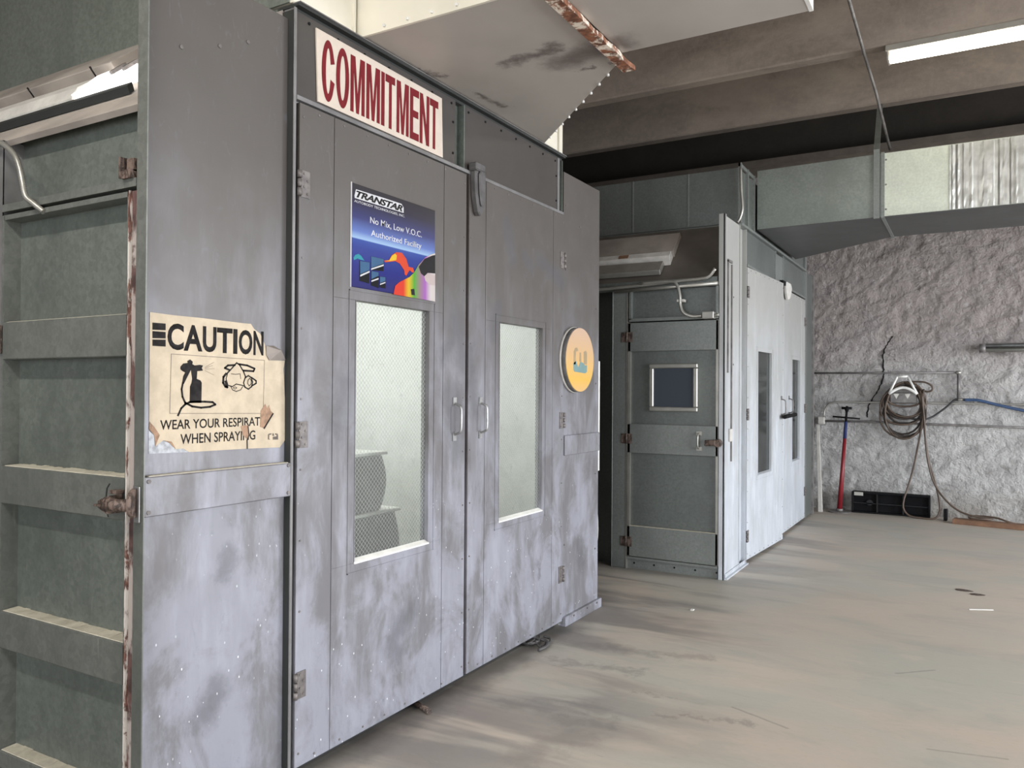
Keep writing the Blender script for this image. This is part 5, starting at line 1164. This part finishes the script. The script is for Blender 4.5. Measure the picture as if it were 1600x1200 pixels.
tag(mesh_obj('air_hose', tube(NB(), smooth_path([wp(-.09, 1.376, .02), wp(.0, 1.377, .02), wp(.08, 1.367, .03), wp(.25, 1.32, .03), wp(.5, 1.262, .03), wp(.9, 1.2, .03)], 6), .017, 8), M['blue']), 'blue air hose running right from the wall pipe', 'hose')
# wall lamp
wl_ = root('wall_light', 'grey metal tube light fixed on the back wall at far right', 'light', (.6, YB, 1.93))
mesh_obj('tube_guard', cyl(NB(), wp(.12, 1.995, .03), wp(1.3, 1.995, .03), .024, 12), M['steel'], wl_)
mesh_obj('tube_guard', cyl(NB(), wp(.12, 1.945, .04), wp(1.3, 1.945, .04), .024, 12), M['conduit'], wl_)
mesh_obj('end_cap', cyl(NB(), wp(.06, 1.968, .035), wp(.12, 1.968, .035), .05, 16), M['conduit_dark'], wl_)
mesh_obj('bracket', box(NB(), .32, .34, YB - .03, YB + .03, 1.88, 1.95), M['conduit_dark'], wl_)
# red stirrup pump
rp = root('floor_pump', 'red pole with black T handle and cross bar leaning on the back wall', 'pump', (-1.40, 10.36, 0))
t0, t1 = Vector((-1.405, 10.36, .02)), Vector((-1.335, 10.46, 1.30))
def along(t): return t0.lerp(t1, t)
mesh_obj('barrel', tube(NB(), [along(.0), along(.35), along(.68)], [.030, .025, .020], 12), M['red'], rp)
mesh_obj('label_band', tube(NB(), [along(.68), along(.84)], [.0205, .019], 12), col('pump_dark_blue', (.03, .04, .12)), rp, 'dark blue upper band')
mesh_obj('rod', tube(NB(), [along(.84), along(.99)], .014, 10), M['black'], rp)
mesh_obj('cap', tube(NB(), [along(.97) + Vector((-.06, 0, 0)), along(.97) + Vector((.055, 0, .0))], .016, 8), M['black'], rp)
mesh_obj('cap', tube(NB(), [along(.93), along(.975)], [.014, .034], 10), M['black'], rp)
mesh_obj('cross_bar', tube(NB(), [along(.88) + Vector((-.155, 0, .01)), along(.88) + Vector((.155, 0, -.012))], .010, 8), M['black'], rp)
bm = NB(); cyl(bm, (-1.40, 10.34, .001), (-1.40, 10.34, .012), .13, 28); cyl(bm, (-1.405, 10.36, .012), (-1.405, 10.36, .04), .04, 16)
mesh_obj('base_plate', bm, M['conduit_dark'], rp)
# black plastic panel lying against the wall
bx = root('black_tray', 'long low black plastic tray standing on edge against the back wall', 'tray', (-.85, 10.45, 0))
bm = NB(); x0, x1, yb0, yb1, zt = -1.275, -.43, 10.40, 10.52, .255
box(bm, x0, x1, yb0 + .07, yb1, .0, zt)
box(bm, x0, x1, yb0, yb0 + .07, 0, .02); box(bm, x0, x1, yb0, yb0 + .07, zt - .02, zt); box(bm, x0, x0 + .02, yb0, yb0 + .07, .02, zt - .02); box(bm, x1 - .02, x1, yb0, yb0 + .07, .02, zt - .02)
mesh_obj('shell', bm, M['black'], bx, bevel=.004)
bm = NB()
for k in range(1, 3): box(bm, x0 + (x1 - x0) * k / 3 - .006, x0 + (x1 - x0) * k / 3 + .006, yb0 + .01, yb0 + .07, .02, zt - .02)
box(bm, x0 + .02, x1 - .02, yb0 + .02, yb0 + .07, zt * .45, zt * .45 + .01); cyl(bm, (x0 + .2, yb0 + .02, .13), (x0 + .2, yb0 + .07, .13), .035, 14)
mesh_obj('ribs', bm, M['near_black'], bx)
mesh_obj('label', box(NB(), x0 + .03, x0 + .13, yb0 - .001, yb0, zt - .045, zt - .004), M['conduit'], bx, 'pale sticker')
tag(mesh_obj('timber_board', hexa(NB(), [(-.20, 10.10, 0), (.62, 9.98, 0), (.64, 10.12, 0), (-.18, 10.24, 0), (-.20, 10.10, .055), (.62, 9.98, .055), (.64, 10.12, .055), (-.18, 10.24, .055)]), M['timber'], bevel=.004), 'orange-brown timber board on the floor below the hose', 'board')
tag(mesh_obj('steel_angle', hexa(NB(), [(-.29, 10.28, 0), (-.26, 10.28, 0), (-.25, 10.36, 0), (-.28, 10.36, 0), (-.29, 10.28, .13), (-.26, 10.28, .13), (-.25, 10.36, .13), (-.28, 10.36, .13)]), M['black']), 'small black upright offcut beside the timber board', 'offcut')
bm = NB(); hexa(bm, [(-1.63, 10.22, 0), (-1.58, 10.22, 0), (-1.58, 10.26, 0), (-1.63, 10.26, 0), (-1.70, 10.50, 1.05), (-1.665, 10.50, 1.05), (-1.665, 10.53, 1.05), (-1.70, 10.53, 1.05)])
tag(mesh_obj('white_plank', bm, M['offwhite'], bevel=.003), 'narrow white plank leaning beside the far booth', 'plank')
# bits on the floor
tag(mesh_obj('pipe_offcut', cyl(NB(), (-2.225, 2.945, .014), (-2.10, 2.89, .014), .013, 10), M['rust_brown']), 'short brown rusty pipe end poking out below the left door', 'pipe')
bm = NB()
for k in range(9):
    a = rnd.uniform(0, 6.28); c_ = Vector((-2.17 + rnd.uniform(-.03, .05), 3.93 + rnd.uniform(-.08, .1), .012)); r_ = rnd.uniform(.012, .028)
    tube(bm, smooth_path([c_ + Vector((r_ * 2 * math.cos(a + q), r_ * 3 * math.sin(a + q), .006 * q)) for q in range(4)], 3), r_ * .35, 5)
tag(mesh_obj('tape_wad', bm, M['charcoal']), 'crumpled dirty tape wad under the right door', 'debris')
bm = NB()
def leaf(bm, c, l, w, a):
    pts = []
    for k in range(12):
        t = 2 * PI * k / 12; u = l * math.cos(t); v = w * math.sin(t) * (1 - .35 * math.cos(t))
        pts.append((c[0] + u * math.cos(a) - v * math.sin(a), c[1] + u * math.sin(a) + v * math.cos(a), .001))
    poly(bm, pts, (0, 0, .002))
leaf(bm, (-.055, 6.73), .06, .035, -.1); leaf(bm, (.03, 6.64), .05, .03, .2)
tag(mesh_obj('dry_leaf', bm, M['rust_brown']), 'pair of dark brown dry leaves on the right side floor', 'leaf')
tag(mesh_obj('paper_scrap', box(NB(), -1.62, -1.60, 5.15, 5.18, .0005, .006), M['white']), 'tiny white paper scrap in front of the far side door', 'scrap')
tag(mesh_obj('paper_scrap', hexa(NB(), [(-.02, 6.15, 0), (.12, 6.22, 0), (.115, 6.235, 0), (-.025, 6.165, 0), (-.02, 6.15, .004), (.12, 6.22, .004), (.115, 6.235, .004), (-.025, 6.165, .004)]), M['white']), 'thin white strip of paper near the dry leaves', 'scrap')
